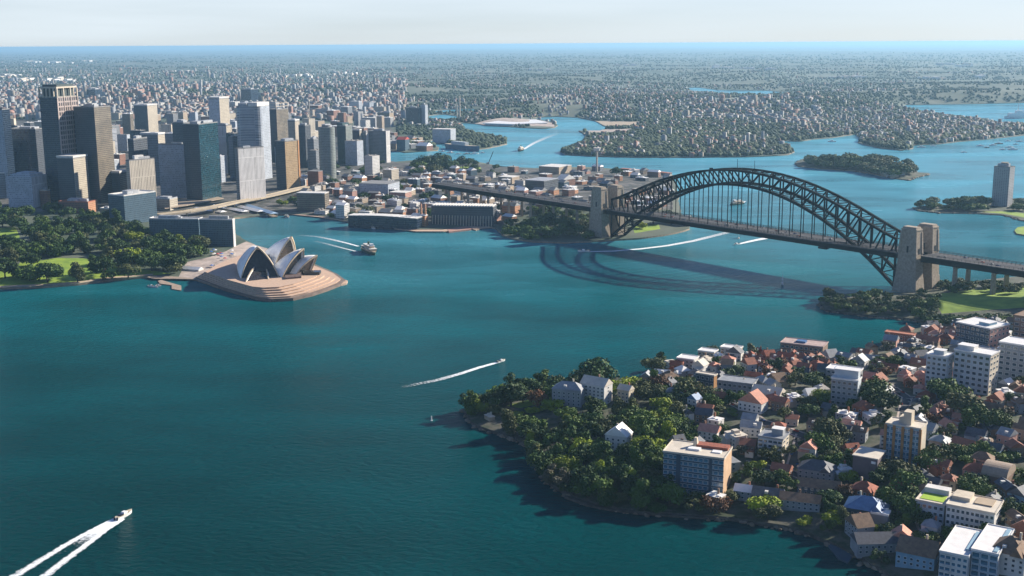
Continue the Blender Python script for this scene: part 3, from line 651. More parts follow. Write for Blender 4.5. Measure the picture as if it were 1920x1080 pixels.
def tower(xc, yb, wl, wr, ytop, style, label, phi=32, name='office_tower', cat='tower', roof='plant', group='towers of the business district', right=None, shape='box', maxd=70, side=None, mark=None, capm=None, part_fn=None):
    # top corner column is given: shift the base so that the top lands on it
    xb = xc
    for _ in range(3):
        x, y, z0, a, b_, rz, h = frame(xb, yb, wl, wr, R(phi), ytop); xb += xc - proj(x, y, z0 + h)[0]
    b_ = min(b_, maxd); a = min(a, 90)
    cx, cy = local2world(x, y, rz, -a / 2, b_ / 2); e = empty(name, (cx, cy, z0 - 2), rz); H = h + 2; A, Bh = a / 2, b_ / 2
    OCC.append((cx, cy, math.hypot(A, Bh) * .8)); roofm = capm or roofg
    m = MB()
    if shape == 'box': m.box(-A, A, -Bh, Bh, 0, H)
    elif shape == 'cyl': m.cyl(0, 0, (A + Bh) / 2, 0, H, 40)
    elif shape == 'bow':
        pts = [(-A, Bh), (-A, -Bh * .3)] + [(-A * math.cos(math.pi * i / 12), -Bh * .3 - Bh * .75 * math.sin(math.pi * i / 12)) for i in range(1, 12)] + [(A, -Bh * .3), (A, Bh)]
        m.prism(pts, 0, H)
    elif shape == 'step': m.box(-A, A, -Bh, Bh, 0, H * .9); m.box(-A * .8, A * .8, -Bh * .8, Bh * .8, H * .9, H * .96); m.box(-A * .5, A * .5, -Bh * .5, Bh * .5, H * .96, H)
    elif shape == 'cut':
        c = min(A, Bh) * .35; m.prism([(-A, Bh), (-A, -Bh + c), (-A + c, -Bh), (A - c, -Bh), (A, -Bh + c), (A, Bh)], 0, H)
    mats = [F_[style]]
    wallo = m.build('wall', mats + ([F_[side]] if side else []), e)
    if side:                                   # right-hand face in its own facade; darker fronts carry shade in their colour
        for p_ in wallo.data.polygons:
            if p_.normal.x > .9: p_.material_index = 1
    if roof != 'none' and shape != 'step':
        rb = MB(); t = .9
        if shape == 'cyl': rb.cyl(0, 0, (A + Bh) / 2 - 1, H, H + .6, 40); rb.cyl(0, 0, (A + Bh) / 4, H + .6, H + 5, 24)
        else:
            rb.box(-A + .02, A - .02, -Bh + .02, Bh - .02, H, H + .4)
            if shape == 'box':
                for q in ((-A, A, -Bh, -Bh + t), (-A, A, Bh - t, Bh), (-A, -A + t, -Bh + t, Bh - t), (A - t, A, -Bh + t, Bh - t)): rb.box(*q, H + .4, H + 2.0)
        rb.build('roof', roofm, e)
        if roof == 'plant':
            for k in range(rnd.randint(1, 3)):
                w_, d_ = A * rnd.uniform(.25, .5), Bh * rnd.uniform(.25, .5); ox, oy = rnd.uniform(-A * .35, A * .35), rnd.uniform(-Bh * .35, Bh * .35)
                hh = H + .4 + k * .01; MB().box(ox - w_, ox + w_, oy - d_, oy + d_, hh, hh + rnd.uniform(3, 6.5) + k * .3).build('plant_room', plant, e)
    if part_fn: part_fn(e, A, Bh, H)
    auto(e, label, cat, group, (cx, cy, z0 + h / 2)) if not mark else tag(e, label, cat, group)
    if mark: LAND.append((xc, (yb + ytop) / 2, mark))
    return e, A, Bh, H
def crownframe(e, A, Bh, H):
    m = MB()
    for i in range(6):
        for y_ in (-Bh, Bh): m.bar((-A + 2 * A * i / 5, y_ * .97, H), (-A + 2 * A * i / 5, y_ * .97, H + 17), 2.2)
    for i in range(4):
        for x_ in (-A, A): m.bar((x_ * .97, -Bh + 2 * Bh * i / 3, H), (x_ * .97, -Bh + 2 * Bh * i / 3, H + 17), 2.2)
    m.box(-A, A, -Bh, Bh, H + 17, H + 20); m.build('crown_frame', cream, e); MB().box(-A * .8, A * .8, -Bh * .8, Bh * .8, H + 1, H + 24).build('plant_room', mat('dark plant', (.04, .06, .06), .6, .2, .3), e)
def whitecap(e, A, Bh, H): MB().box(-A * 1.04, A * 1.04, -Bh * 1.04, Bh * 1.04, H + 2, H + 5.5).build('cornice', roofw, e)
def topframe(e, A, Bh, H):
    m = MB()
    for x_ in (-A + 1, A - 1):
        for y_ in (-Bh + 1, Bh - 1): m.bar((x_, y_, H), (x_, y_, H + 16), 1.4)
    for z in (8, 16): m.bar((-A, -Bh + 1, H + z), (A, -Bh + 1, H + z), 1.2); m.bar((-A, Bh - 1, H + z), (A, Bh - 1, H + z), 1.2); m.bar((A - 1, -Bh, H + z), (A - 1, Bh, H + z), 1.2)
    m.build('roof_frame', cream, e)
def mast(e, A, Bh, H): MB().bar((0, 0, H), (0, 0, H + 30), .9).build('antenna', plant, e)
def notch(e, A, Bh, H): m = MB(); m.box(A * .25, A, -Bh, Bh, H + .6, H + 9); m.build('roof_screen', roofw, e); MB().box(-A * .7, A * .1, -Bh * .6, Bh * .6, H + .6, H + 7).build('plant_room', plant, e)
def pinkface(e, A, Bh, H):                      # stone piers standing on the sunlit face
    m = MB()
    for i in range(4): y_ = -Bh + 2 * Bh * i / 3; m.box(A, A + .8, y_ - 1.0, y_ + 1.0, 0, H)
    m.build('stone_pier', mat('pink stone', (.46, .37, .33), .8, .1, .1), e); crownframe(e, A, Bh, H)
T = tower
# far row first, then nearer ones
T(411, 305, 19, 17, 186, 'pale', 'slim pale tower with a broad white cap and a thin mast', side='beige', part_fn=lambda e, A, b_, H: (whitecap(e, A, b_, H), mast(e, A, b_, H)))
T(276, 262, 23, 17, 199, 'slate', 'dark ribbed tower with a beige side standing far back', side='beige', part_fn=whitecap)
T(344, 330, 20, 16, 231, 'slate', 'black flat topped tower half behind the teal glass tower')
T(518, 305, 14, 22, 206, 'slate', 'grey brown tower with an open frame on its roof', side='brown', part_fn=topframe)
T(424, 325, 15, 10, 236, 'white', 'bright white slab just right of the teal glass tower', side='beige')
T(436, 335, 8, 8, 258, 'grey', 'narrow grey tower between the teal and the silver towers')
T(482, 338, 44, 22, 200, 'curve', 'large silver grey tower with a curved front and white roof screen', shape='bow', part_fn=notch, mark='the curved silver tower', maxd=55, side='pale')
T(553, 312, 13, 8, 228, 'beige', 'slim beige tower with a rounded white top', side='ribs', part_fn=whitecap)
T(572, 315, 12, 10, 236, 'slate', 'dark narrow tower left of the round tower')
T(588, 322, 12, 12, 262, 'grey', 'low grey tower tucked beside the round tower')
T(540, 300, 8, 6, 215, 'grey', 'thin grey tower behind the golden brown tower')
T(612, 336, 20, 20, 240, 'green', 'round green grey tower with a conical pink roof edge', shape='cyl', mark='the round grey green tower')
T(648, 308, 16, 12, 237, 'dkgreen', 'dark green glazed tower with a flat black top', side='green', part_fn=lambda e, A, b_, H: MB().box(-A, A * .3, -b_, b_, H + 2.2, H + 8).build('plant_room', mat('dark teal plant', (.03, .07, .075), .5, .2, .3), e))
T(674, 304, 13, 4, 246, 'slate', 'slate flats with a white roof box', side='beige', part_fn=whitecap)
T(686, 304, 8, 5, 250, 'grey', 'narrow grey flats with a cream lit edge', side='white')
T(722, 305, 33, 9, 246, 'grey', 'stepped grey residential tower with a cream edge by the water', side='white', shape='cut', mark='the stepped grey waterside tower')
# middle
T(346, 372, 47, 5, 272, 'pale', 'plain pale blue grey slab left of the teal tower')
T(372, 380, 28, 42, 234, 'slate', 'teal glass tower with a sharp corner and flat roof', side='teal', mark='the teal glass tower', part_fn=None)
T(296, 345, 30, 12, 254, 'grey', 'grey tower stack behind the cream ribbed tower', side='beige', part_fn=whitecap)
T(300, 330, 14, 12, 277, 'beige', 'low beige tower right of the grey stack', side='sand')
T(446, 382, 6, 47, 280, 'grey', 'white ribbed slab tower near the elevated road', side='white', mark='the white ribbed slab', phi=55)
T(534, 356, 18, 25, 266, 'slate', 'golden brown tower with an orange edge', side='gold', mark='the golden brown tower', phi=45, part_fn=lambda e, A, b_, H: MB().box(A - .2, A + .9, b_ - 3, b_ + .6, 0, H + .6).build('edge_fin', mat('orange tile', (.55, .26, .09), .6, .1, .2), e))
T(28, 360, 32, 4, 236, 'navy', 'dark navy tower at the left edge with a pale box on top', part_fn=lambda e, A, b_, H: MB().box(-A * .2, A * .9, -b_ * .7, b_, H + .6, H + 15).build('roof_screen', cream, e))
T(4, 372, 50, 12, 206, 'pale', 'blue grey tower cut by the left edge of the view', side='navy')
T(66, 366, 44, 18, 243, 'navy', 'broad navy tower behind the pink stone tower', side='slate')
T(107, 384, 29, 34, 183, 'navy', 'tallest tower, navy on one side and pink stone grid on the other', side='pinkgrid', phi=38, mark='the tallest pink grid tower', part_fn=pinkface, capm=gravel)
T(176, 382, 34, 28, 202, 'slate', 'tall slate tower with a mottled brown sunlit side', side='brown', mark='the mottled brown tower', phi=38)
T(137, 388, 27, 24, 298, 'slate', 'shorter grey tower with tan side and heavy cornice', side='beige', phi=38, part_fn=whitecap)
T(224, 378, 16, 14, 326, 'slate', 'small tower with a sunlit brown side and white parapet', side='brown', part_fn=whitecap)
T(242, 392, 6, 44, 302, 'beige', 'cream vertically ribbed tower near the garden', side='ribs', phi=55, mark='the cream ribbed tower', part_fn=lambda e, A, b_, H: MB().box(-A * .6, A * .6, -b_ * .5, b_ * .2, H + 2, H + 9).build('plant_room', roofw, e))
T(232, 422, 27, 58, 368, 'bluew', 'long white and teal block under the cream ribbed tower', side='bluew', phi=50, capm=roofw)
T(285, 396, 12, 5, 385, 'white', 'narrow white stair block at the corner of the quay', side='white')
T(318, 395, 32, 14, 374, 'sand', 'small cream building beside the elevated road', side='beige', capm=plant)
T(372, 452, 88, 8, 412, 'bluew', 'long shaded quay block with a white cluttered roof', capm=roofw, phi=22, maxd=60, group='long blocks along the quay')
T(436, 463, 60, 4, 413, 'bluew', 'shaded quay block nearest the shell roofed hall', capm=roofw, phi=22, maxd=50, group='long blocks along the quay', side='white', mark='the shaded quay block')
T(58, 390, 40, 26, 325, 'pale', 'stepped pale blue block between the dark towers and the garden', side='white', shape='step')
T(88, 388, 12, 5, 358, 'brick', 'slim orange brick block by the dark towers', side='orange', capm=cream)
T(165, 400, 50, 16, 380, 'brick', 'low red brick range with curved roof behind the garden', side='orange', capm=mat('red roof tiles', (.32, .11, .06), .8, .2, .3))
T(205, 408, 16, 8, 392, 'sand', 'small peach building with a white top behind the garden', side='sand', capm=roofw)
T(8, 372, 30, 8, 325, 'grey', 'grey block with a curved white roof at the left edge', capm=roofw)
T(250, 385, 10, 24, 262, 'slate', 'dark wall like tower behind the cream ribbed tower')
# lone towers away from the centre
T(1894, 388, 26, 8, 315, 'concrete', 'lone grey concrete apartment tower on the wooded point', cat='tower', name='apartment_tower', phi=22, group=None, mark='the lone concrete tower', part_fn=lambda e, A, b_, H: MB().cyl(0, 0, A * .45, H + .5, H + 9, 12).build('water_tank', stone, e))
T(797, 236, 8, 5, 197, 'pale', 'pale slender tower by the far wharves', group='far harbour blocks'); T(785, 236, 24, 6, 203, 'slate', 'wide dark glass tower by the far wharves', group='far harbour blocks')
T(730, 232, 22, 8, 212, 'brown', 'brown far block behind the stepped waterside tower', group='far harbour blocks', side='sand')
T(178, 186, 14, 22, 168, 'navy', 'blue glazed far block behind the tallest tower', group='far city blocks'); T(470, 196, 18, 22, 168, 'navy', 'dark blue far block above the curved silver tower', group='far city blocks')
T(258, 183, 10, 12, 168, 'orange', 'pink far block standing out among the suburbs', side='pink', group='far city blocks')

# generic town blocks between and behind the named towers
def fill(n, px0, px1, py0, py1, hr, wr_, styles, group, what, seed, name='town_building', tries=40, phi=(25, 45), roofs=None, poly=None):
    rr = random.Random(seed); made = 0
    for _ in range(n * tries):
        if made >= n: break
        px, py = rr.uniform(px0, px1), rr.uniform(py0, py1)
        if poly and not in_poly(np.array([px]), np.array([py]), poly)[0]: continue
        p = place(px, py)
        if p[2] < 1 or zland(p[0], p[1]) is None: continue
        a, b_ = rr.uniform(*wr_), rr.uniform(*wr_) * .8; r_ = math.hypot(a, b_) / 2
        if not free(p[0], p[1], r_ * .78): continue
        ok = all(zland(p[0] + dx, p[1] + dy) is not None for dx, dy in ((r_, 0), (-r_, 0), (0, r_), (0, -r_)))
        if not ok: continue
        OCC.append((p[0], p[1], r_ * .78)); h = rr.uniform(*hr); st, cn = rr.choice(styles)
        rn, rm = rr.choice(roofs or [('pale flat roof', roofw), ('grey flat roof', roofg), ('flat roof', gravel), ('white roof', white)])
        FILL.append((a * (h + b_ * .2) / math.hypot(p[0], p[1]) ** 2, p, a, b_, h, st, cn, rn, rm, rr.random(), rr.randrange(9999), -(math.atan2(p[0], p[1]) + R(rr.uniform(*phi))), name, what, group)); made += 1
FILL = []
def roof_shape(rb, A, Bh, H, pitched, rr, mi=0):
    if pitched: rb.add([(-A - .5, -Bh - .5, H), (A + .5, -Bh - .5, H), (A + .5, Bh + .5, H), (-A - .5, Bh + .5, H), (-A * .9, 0, H + Bh * .55), (A * .9, 0, H + Bh * .55)], [(0, 1, 5, 4), (2, 3, 4, 5), (1, 2, 5), (3, 0, 4), (3, 2, 1, 0)], mi)
    else:
        rb.box(-A - .2, A + .2, -Bh - .2, Bh + .2, H, H + .7, mi)
        for _k in range(rr.randint(1, 4)):
            ox, oy = rr.uniform(-A * .7, A * .7), rr.uniform(-Bh * .6, Bh * .6); w_ = rr.uniform(.16, .44) * A
            rb.box(ox - w_ / 2, ox + w_ / 2, oy - w_ / 3, oy + w_ / 3, H + .7, H + rr.uniform(1.8, 4) + .01 * _k, mi)
def build_fill():
    FILL.sort(key=lambda t: -t[0]); rest = MB(); rm_ = [roofw, roofg, gravel, white]; wl = list({t[5] for t in FILL}); mats = rm_ + [MATS[F_[w].name] for w in wl]
    for k, (_s, p, a, b_, h, st, cn, rn, rm, q, sd_, rz, name, what, group) in enumerate(FILL):
        z0 = p[2] - 1.5; A, Bh, H = a / 2, b_ / 2, h + 1.5; pitched = q < .4 and h < 16; rr = random.Random(sd_)
        if k < 285:
            e = empty(name, (p[0], p[1], z0), rz); MB().box(-A, A, -Bh, Bh, 0, H).build('wall', F_[st], e); rb = MB(); roof_shape(rb, A, Bh, H, pitched, rr); rb.build('roof', rm, e)
            if pitched: rn = rn.replace('flat', 'pitched'); rn = rn if 'pitched' in rn else 'pitched ' + rn
            auto(e, cn + ' ' + what + ' with ' + rn, 'building', group, (p[0], p[1], p[2] + h / 2))
        else:
            m = MB(); m.box(-A, A, -Bh, Bh, 0, H, 4 + wl.index(st)); roof_shape(m, A, Bh, H, pitched, rr, rm_.index(rm)); c, s_ = math.cos(rz), math.sin(rz)
            rest.v += [None] * 0; o_ = len(rest.v); rest.v += [(p[0] + x * c - y * s_, p[1] + x * s_ + y * c, z0 + z) for x, y, z in m.v]; rest.f += [tuple(i + o_ for i in f) for f in m.f]; rest.m += m.m
    o = rest.build('distant_town_blocks', mats); o['kind'] = 'stuff'; o['label'] = 'smaller town blocks massed behind and between the larger buildings'
CS = [('grey', 'grey'), ('beige', 'beige'), ('pale', 'pale blue grey'), ('sand', 'sandstone'), ('stucco', 'white'), ('brick', 'red brick'), ('slate', 'slate dark'), ('concrete', 'concrete')]
fill(34, 5, 610, 262, 332, (55, 108), (22, 34), [('grey', 'grey'), ('beige', 'beige'), ('pale', 'pale blue grey'), ('curve', 'silver'), ('slate', 'slate dark'), ('brown', 'brown'), ('ribs', 'cream'), ('navy', 'navy')], 'mid rise towers packed in the business district', 'mid rise tower', 13, phi=(30, 42))
fill(95, 5, 735, 232, 345, (14, 62), (18, 38), CS, 'office blocks filling the business district', 'block', 3, phi=(28, 40))
fill(60, 0, 730, 200, 262, (14, 45), (30, 60), CS + [('stucco', 'white')], 'blocks south of the business district', 'block', 4, phi=(28, 40))
RS = [('stucco', 'white'), ('orange', 'orange brick'), ('brick', 'red brick'), ('sand', 'sandstone'), ('sand', 'sandstone'), ('brick', 'red brick'), ('grey', 'grey'), ('slate', 'dark'), ('pink', 'pink brick'), ('stucco', 'white'), ('bluew', 'blue grey')]
# ---- named pieces of the old town waterfront
def block(px, py, wl, wr, ytop, style, label, phi=30, roofm=None, cat='building', name='waterfront_building', mark=None, gable=False, fn=None, maxd=60, maxa=200, group=None):
    x, y, z0, a, b_, rz, h = frame(px, py, wl, wr, R(phi), ytop); b_ = min(b_, maxd); a = min(a, maxa); cx, cy = local2world(x, y, rz, -a / 2, b_ / 2); OCC.append((cx, cy, math.hypot(a, b_) * .42))
    if a > 2.2 * b_:
        for k in (-.33, .33): qx, qy = local2world(cx, cy, rz, a * k, 0); OCC.append((qx, qy, b_ * .6))
    z0 -= 1.5; e = empty(name, (cx, cy, z0), rz); A, Bh, H = a / 2, b_ / 2, h + 1.5
    MB().box(-A, A, -Bh, Bh, 0, H).build('wall', F_[style] if isinstance(style, str) else style, e); rb = MB()
    if gable: rb.add([(-A - .6, -Bh - .8, H), (A + .6, -Bh - .8, H), (A + .6, Bh + .8, H), (-A - .6, Bh + .8, H), (-A - .6, 0, H + Bh * .5), (A + .6, 0, H + Bh * .5)], [(0, 1, 5, 4), (2, 3, 4, 5), (1, 2, 5), (3, 0, 4), (3, 2, 1, 0)])
    else: rb.box(-A - .4, A + .4, -Bh - .4, Bh + .4, H, H + .9)
    rb.build('roof', roofm or roofw, e)
    if fn: fn(e, A, Bh, H)
    if mark: tag(e, label, cat, group); LAND.append((px - wl / 2, (py + ytop) / 2, mark))
    else: auto(e, label, cat, group, (cx, cy, z0 + h / 2))
    return e
def terminal_parts(e, A, Bh, H):
    m = MB()
    for i in range(12):
        t = -A + 2 * A * (i + .5) / 12; z = H + 1.2 + 1.6 * math.sin(math.pi * i / 11); m.box(t - A / 12, t + A / 12, -Bh - 2.5, Bh + 1, z, z + .7)
    m.build('wave_roof', roofw, e)
block(782, 431, 132, 10, 411, F_['navy'], 'long dark glass cruise terminal with a thin white roof edge', 24, roofg, 'terminal', 'cruise_terminal', 'the dark glass terminal', fn=terminal_parts, maxd=34)
def arcade(e, A, Bh, H):
    m = MB(); n = 22
    for i in range(n): t = -A + 2 * A * (i + .5) / n; m.bar((t, -Bh - 3, 0), (t, -Bh - .3, H * .55), 1.0)
    m.build('colonnade', cream, e)
    m = MB()
    for i in range(n): t = -A + 2 * A * (i + .5) / n; m.box(t - 1.5, t + 1.5, -Bh + .5, Bh - .5, H + 1, H + 2.6)
    m.build('roof_lantern', roofw, e)
block(925, 424, 118, 8, 389, F_['slate'], 'long dark wharf shed with white roof lanterns and a row of columns', 12, roofg, 'wharf shed', 'wharf_shed', 'the long wharf shed', fn=arcade, maxd=30)
def chim(e, A, Bh, H):
    for x_ in (-A * .6, A * .7): MB().frus((x_ - 1.6, x_ + 1.6, -1.6, 1.6), (x_ - 1.1, x_ + 1.1, -1.1, 1.1), H, H + 20).build('chimney', F_['orange'], e)
block(797, 425, 12, 6, 405, F_['orange'], 'orange brick boiler house with two tall chimneys on the quay', 30, roofw, 'boiler house', 'boiler_house', None, fn=chim, gable=True)
block(610, 395, 52, 8, 363, F_['brown'], 'big plain brown block at the back of the cove', 20, roofw, maxd=30, mark='the brown cove block')
block(646, 410, 16, 10, 385, F_['stucco'], 'white gabled boat house with blue side at the cove', 35, white, gable=True)
block(728, 365, 54, 22, 346, F_['pale'], 'long pale glass office block in the old town', 25, roofg)
block(545, 345, 5, 20, 322, F_['brick'], 'dark brick block right of the golden brown tower', 50, roofg)
block(598, 352, 20, 8, 322, F_['brick'], 'brick block below the round tower', 30, roofg)
block(1020, 361, 36, 30, 340, F_['slate'], 'grey roofed hall with a brick side near the viaduct', 30, plant, gable=False, mark='the grey roofed hall'); 
block(1055, 350, 14, 24, 338, F_['brick'], 'brick hall with gabled roof near the viaduct', 40, roofw, gable=True)
block(1048, 327, 38, 24, 314, F_['sand'], 'long sandstone store close to the far shore', 30, roofw)
block(960, 345, 26, 14, 333, F_['sand'], 'cream block behind the viaduct', 30, roofw)
block(885, 295, 1, 1, 290, F_['sand'], 'tiny ridge hut', 30) if False else None
block(760, 372, 30, 12, 362, F_['pink'], 'pinkish terrace range in the old town', 25, roofw)
block(1290, 425, 30, 8, 410, F_['stucco'], 'white finger wharf building beyond the bridge end', 25, roofw, gable=True, mark='the white finger wharf')
fill(170, 560, 960, 322, 418, (6, 14), (12, 27), RS, 'buildings of the old town', 'old town building', 5, phi=(20, 50))
fill(75, 940, 1262, 320, 396, (6, 13), (12, 28), RS, 'buildings behind the bridge', 'warehouse', 6, phi=(20, 50))
fill(14, 700, 840, 262, 282, (8, 16), (24, 44), RS, 'far wharf buildings', 'wharf building', 8)
build_fill()
# curved red pier shed at the far shore
cs = []
for i in range(15): a_ = i / 14; cs.append((1165 + 92 * a_, 322 + 2 * math.sin(a_ * 3) + 9 * a_ ** 2))
e = empty('curved_pier_shed', (*g(1210, 330), 0)); eo = Vector(e.location); tag(e, 'long curved shed with a thin red roof at the far shore', 'pier shed')
for nm, z0, z1, w_, mt in (('wall', 1, 8, 6, F_['sand']), ('roof', 8, 9, 8, mat('red metal roof', (.42, .16, .10), .7, .2, .3))):
    m = MB()
    for i in range(14):
        a_, b_ = Vector((*g(*cs[i]), 0)) - eo, Vector((*g(*cs[i + 1]), 0)) - eo; m.bar(a_ + Vector((0, 0, (z0 + z1) / 2)), b_ + Vector((0, 0, (z0 + z1) / 2)), w_ * 1.6, z1 - z0)
    m.build(nm, mt, e)
pr_ = random.Random(31)
for k in range(30):                              # parasols and tents on the forecourt
    px, py = pr_.uniform(395, 455), pr_.uniform(470, 512); p = place(px, py); q = proj(p[0], p[1], 0)
    if p[2] < 1 or py > 512 - (px - 395) * .2: continue
    e = empty('parasol', p); m = MB(); m.cyl(0, 0, 3.2, 2.6, 3.9, 8, .2); m.build('canopy', [white, blue, plain_red, cream][pr_.choice((0, 0, 0, 1, 2, 3))], e); MB().cyl(0, 0, .12, 0, 2.6, 6).build('pole', plant, e)
    auto(e, 'small parasol on the pale forecourt', 'parasol', 'parasols on the forecourt', p)
# masts and a control tower
def tall_mast(px, py, ytop, label, kind='mast', w_=1.4, head=False, mt=None):
    p = place(px, py); h = height_to(p[0], p[1], ytop) - p[2]; e = empty('control_tower' if head else 'mast', p); tag(e, label, 'control tower' if head else 'mast')
    m = MB()
    m.cyl(0, 0, w_, 0, h, 10, w_ * .8); m.build('shaft', mt or cream, e)
    if head: MB().cyl(0, 0, 7, h - 7, h - 1, 14, 8.5).cyl(0, 0, 9, h - .9, h, 14).build('cabin', roofw, e); MB().bar((0, 0, h), (0, 0, h + 12), .5).build('antenna', plant, e)
    else: MB().box(-w_ * 2, w_ * 2, -w_, w_, h * .55, h * .55 + 1.5).build('crossbar', plant, e)
tall_mast(1119, 322, 277, 'slim grey control tower with a flared white cabin at its top', head=True, w_=2.6)
tall_mast(862, 224, 180, 'tall white cable pylon beside the far inlet', w_=4); tall_mast(857, 222, 194, 'shorter white cable pylon beside the far inlet', w_=3)
tall_mast(748, 236, 172, 'thin far mast above the stepped waterside tower', w_=2.2); tall_mast(581, 236, 188, 'thin far mast above the round tower', w_=2.2)
def hammer(px, py, ytop):
    p = place(px, py); h = height_to(p[0], p[1], ytop) - p[2]; e = empty('crane', p); tag(e, 'dark leaning crane boom on the shore behind the viaduct', 'crane')
    m = MB(); m.bar((0, 0, 0), (14, 0, h), 1.6); m.build('boom', steel, e); MB().box(-4, 4, -3, 3, 0, 5).build('cab', plant, e)
hammer(915, 308, 284)

# elevated quay road (tan) and ferry wharves
def ribbon(name, pts, z, w_, mt, label, cat, piers=True, th=1.6):
    q = [Vector((*g(px, py, z), z)) for px, py in pts]; c = q[0].copy(); c.z = 0; e = empty(name, c); tag(e, label, cat); m = MB()
    for a_, b_ in zip(q, q[1:]): m.bar(a_ - c, b_ - c, w_, th)
    m.build('deck', mt, e); m = MB()
    for a_, b_ in zip(q, q[1:]):
        d = (b_ - a_).normalized(); s_ = Vector((-d.y, d.x, 0)) * (w_ / 2)
        for k in (-1, 1): m.bar(a_ - c + s_ * k + Vector((0, 0, 1.3)), b_ - c + s_ * k + Vector((0, 0, 1.3)), .6, 1.4)
    m.build('parapet', mt, e)
    if piers:
        for a_ in q[1:-1:1]:
            zz = (zland(a_.x, a_.y) or -1) - .5; MB().bar(Vector((a_.x, a_.y, zz)) - c, a_ - c - Vector((0, 0, 1)), 2.5).build('pier', mt, e)
    return e
tanr = mat('tan concrete', (.42, .35, .25), .85, .12, .1)
ribbon('elevated_road', [(300, 403), (350, 397), (400, 389), (440, 380), (480, 373), (520, 364), (556, 355), (580, 350)], 16, 20, tanr, 'tan elevated road curving behind the cove past the towers', 'elevated road'); LAND.append((470, 378, 'the elevated road'))
slab_px('station_roof', P_(300,397, 380,384, 400,381, 420,386, 350,400, 310,406), 14, 15.5, mat('brown striped roof', (.33, .26, .19), .8, .2, .3), 'broad brown station roof by the elevated road', 'station')
for i, (a_, b_, lb) in enumerate((((366, 398), (420, 405), 'white ferry wharf roof nearest the shaded quay block'), ((400, 393), (462, 404), 'white ferry wharf roof second from the quay block'), ((430, 389), (490, 404), 'white ferry wharf roof third from the quay block'), ((462, 391), (515, 408), 'pale blue ferry wharf roof farthest from the quay block'))):
    pa, pb = Vector((*g(*a_), 0)), Vector((*g(*b_), 0)); c = (pa + pb) / 2; e = empty('ferry_wharf', c, math.atan2((pb - pa).y, (pb - pa).x)); L = (pb - pa).length / 2; tag(e, lb, 'ferry wharf', 'ferry wharves in the cove')
    MB().box(-L, L, -7, 7, .8, 2).build('deck', wood, e); MB().add([(-L, -8, 7.5), (L, -8, 7.5), (L, 8, 7.5), (-L, 8, 7.5), (-L + 3, 0, 10.5), (L - 3, 0, 10.5)], [(0, 1, 5, 4), (2, 3, 4, 5), (1, 2, 5), (3, 0, 4), (3, 2, 1, 0)]).build('roof', white if i < 3 else mat('pale blue roof', (.35, .5, .65), .6, .1, .2), e)
    m = MB()
    for k in range(8):
        for y_ in (-6, 6): m.bar((-L + 2 + (2 * L - 4) * k / 7, y_, 2), (-L + 2 + (2 * L - 4) * k / 7, y_, 7.5), .6)
    m.build('posts', cream, e)
slab_px('quay_promenade', P_(548,404, 600,409, 650,417, 700,426, 780,436, 832,436, 860,432, 935,428, 935,423, 870,427, 780,431, 690,421, 600,405), 1, 2.2, pods, st=True)
slab_px('brick_jetty', P_(838,431, 880,427, 884,432, 842,437), -1, 2.4, mat('red planking', (.40, .22, .17), .9, .2, .3), 'reddish jetty at the corner of the dark glass terminal', 'jetty')
slab_px('small_jetty', P_(886,431, 918,422, 922,425, 892,433), -1, 1.6, wood, 'thin pale jetty sticking out right of the long wharf shed', 'jetty')
# marquee beside the hall
e = empty('marquee', (*g(358, 512), 2.5), -.35); tag(e, 'white ridged marquee with a blue end beside the pier', 'marquee')
MB().add([(-17, -6, 4), (17, -6, 4), (17, 6, 4), (-17, 6, 4), (-17, 0, 7), (17, 0, 7)], [(0, 1, 5, 4), (2, 3, 4, 5), (1, 2, 5), (3, 0, 4)]).build('roof', white, e)
MB().box(-17, 17, -6, 6, 0, 4).build('wall', mat('canvas wall', (.55, .52, .48), .7, .1, .3), e); MB().box(-17.6, -17.1, -5.5, 5.5, 0, 4.6).build('end_panel', blue, e)
# ---------------------------------------------------------------- headland in the foreground: flats with modelled windows
pane = mat('window glass', (.03, .05, .07), .12, .6, .6, spec=.9); paneb = mat('blue sheen glass', (.05, .14, .21), .12, .7, .5, spec=.9); wframe = white
plain = {k: mat('render ' + k, c, .85, .14, .12) for k, c in dict(white=(.60, .58, .54), cream=(.52, .45, .34), grey=(.27, .28, .29), blue=(.20, .33, .42), pale=(.42, .46, .48), purple=(.11, .085, .095), tan=(.50, .33, .20), orange=(.34, .17, .06),
    pink=(.48, .27, .22), brown=(.20, .13, .09), brick=(.27, .11, .06), sand=(.40, .31, .21), slateblue=(.035, .065, .095)).items()}
CARS = []
ROOF = dict(terracotta=mat('terracotta tiles', (.26, .10, .06), .85, .25, .5, rand=.15), salmon=mat('faded salmon tiles', (.48, .22, .15), .85, .2, .5, rand=.15), slate=mat('slate tiles', (.07, .075, .09), .7, .3, .5), white=mat('white metal roof', (.72, .70, .66), .5, .08, .2),
    grey=mat('grey sheet roof', (.25, .26, .27), .6, .2, .3), brown=mat('brown tiles', (.19, .12, .075), .85, .25, .4), cream=mat('cream membrane roof', (.55, .49, .40), .8, .12, .2), rust=mat('rust red tiles', (.26, .075, .04), .85, .3, .5), blue=mat('blue metal roof', (.06, .14, .28), .5, .2, .3))
UW = MB().box(-.5, .5, -.08, .08, -.5, .5); UWm = {}
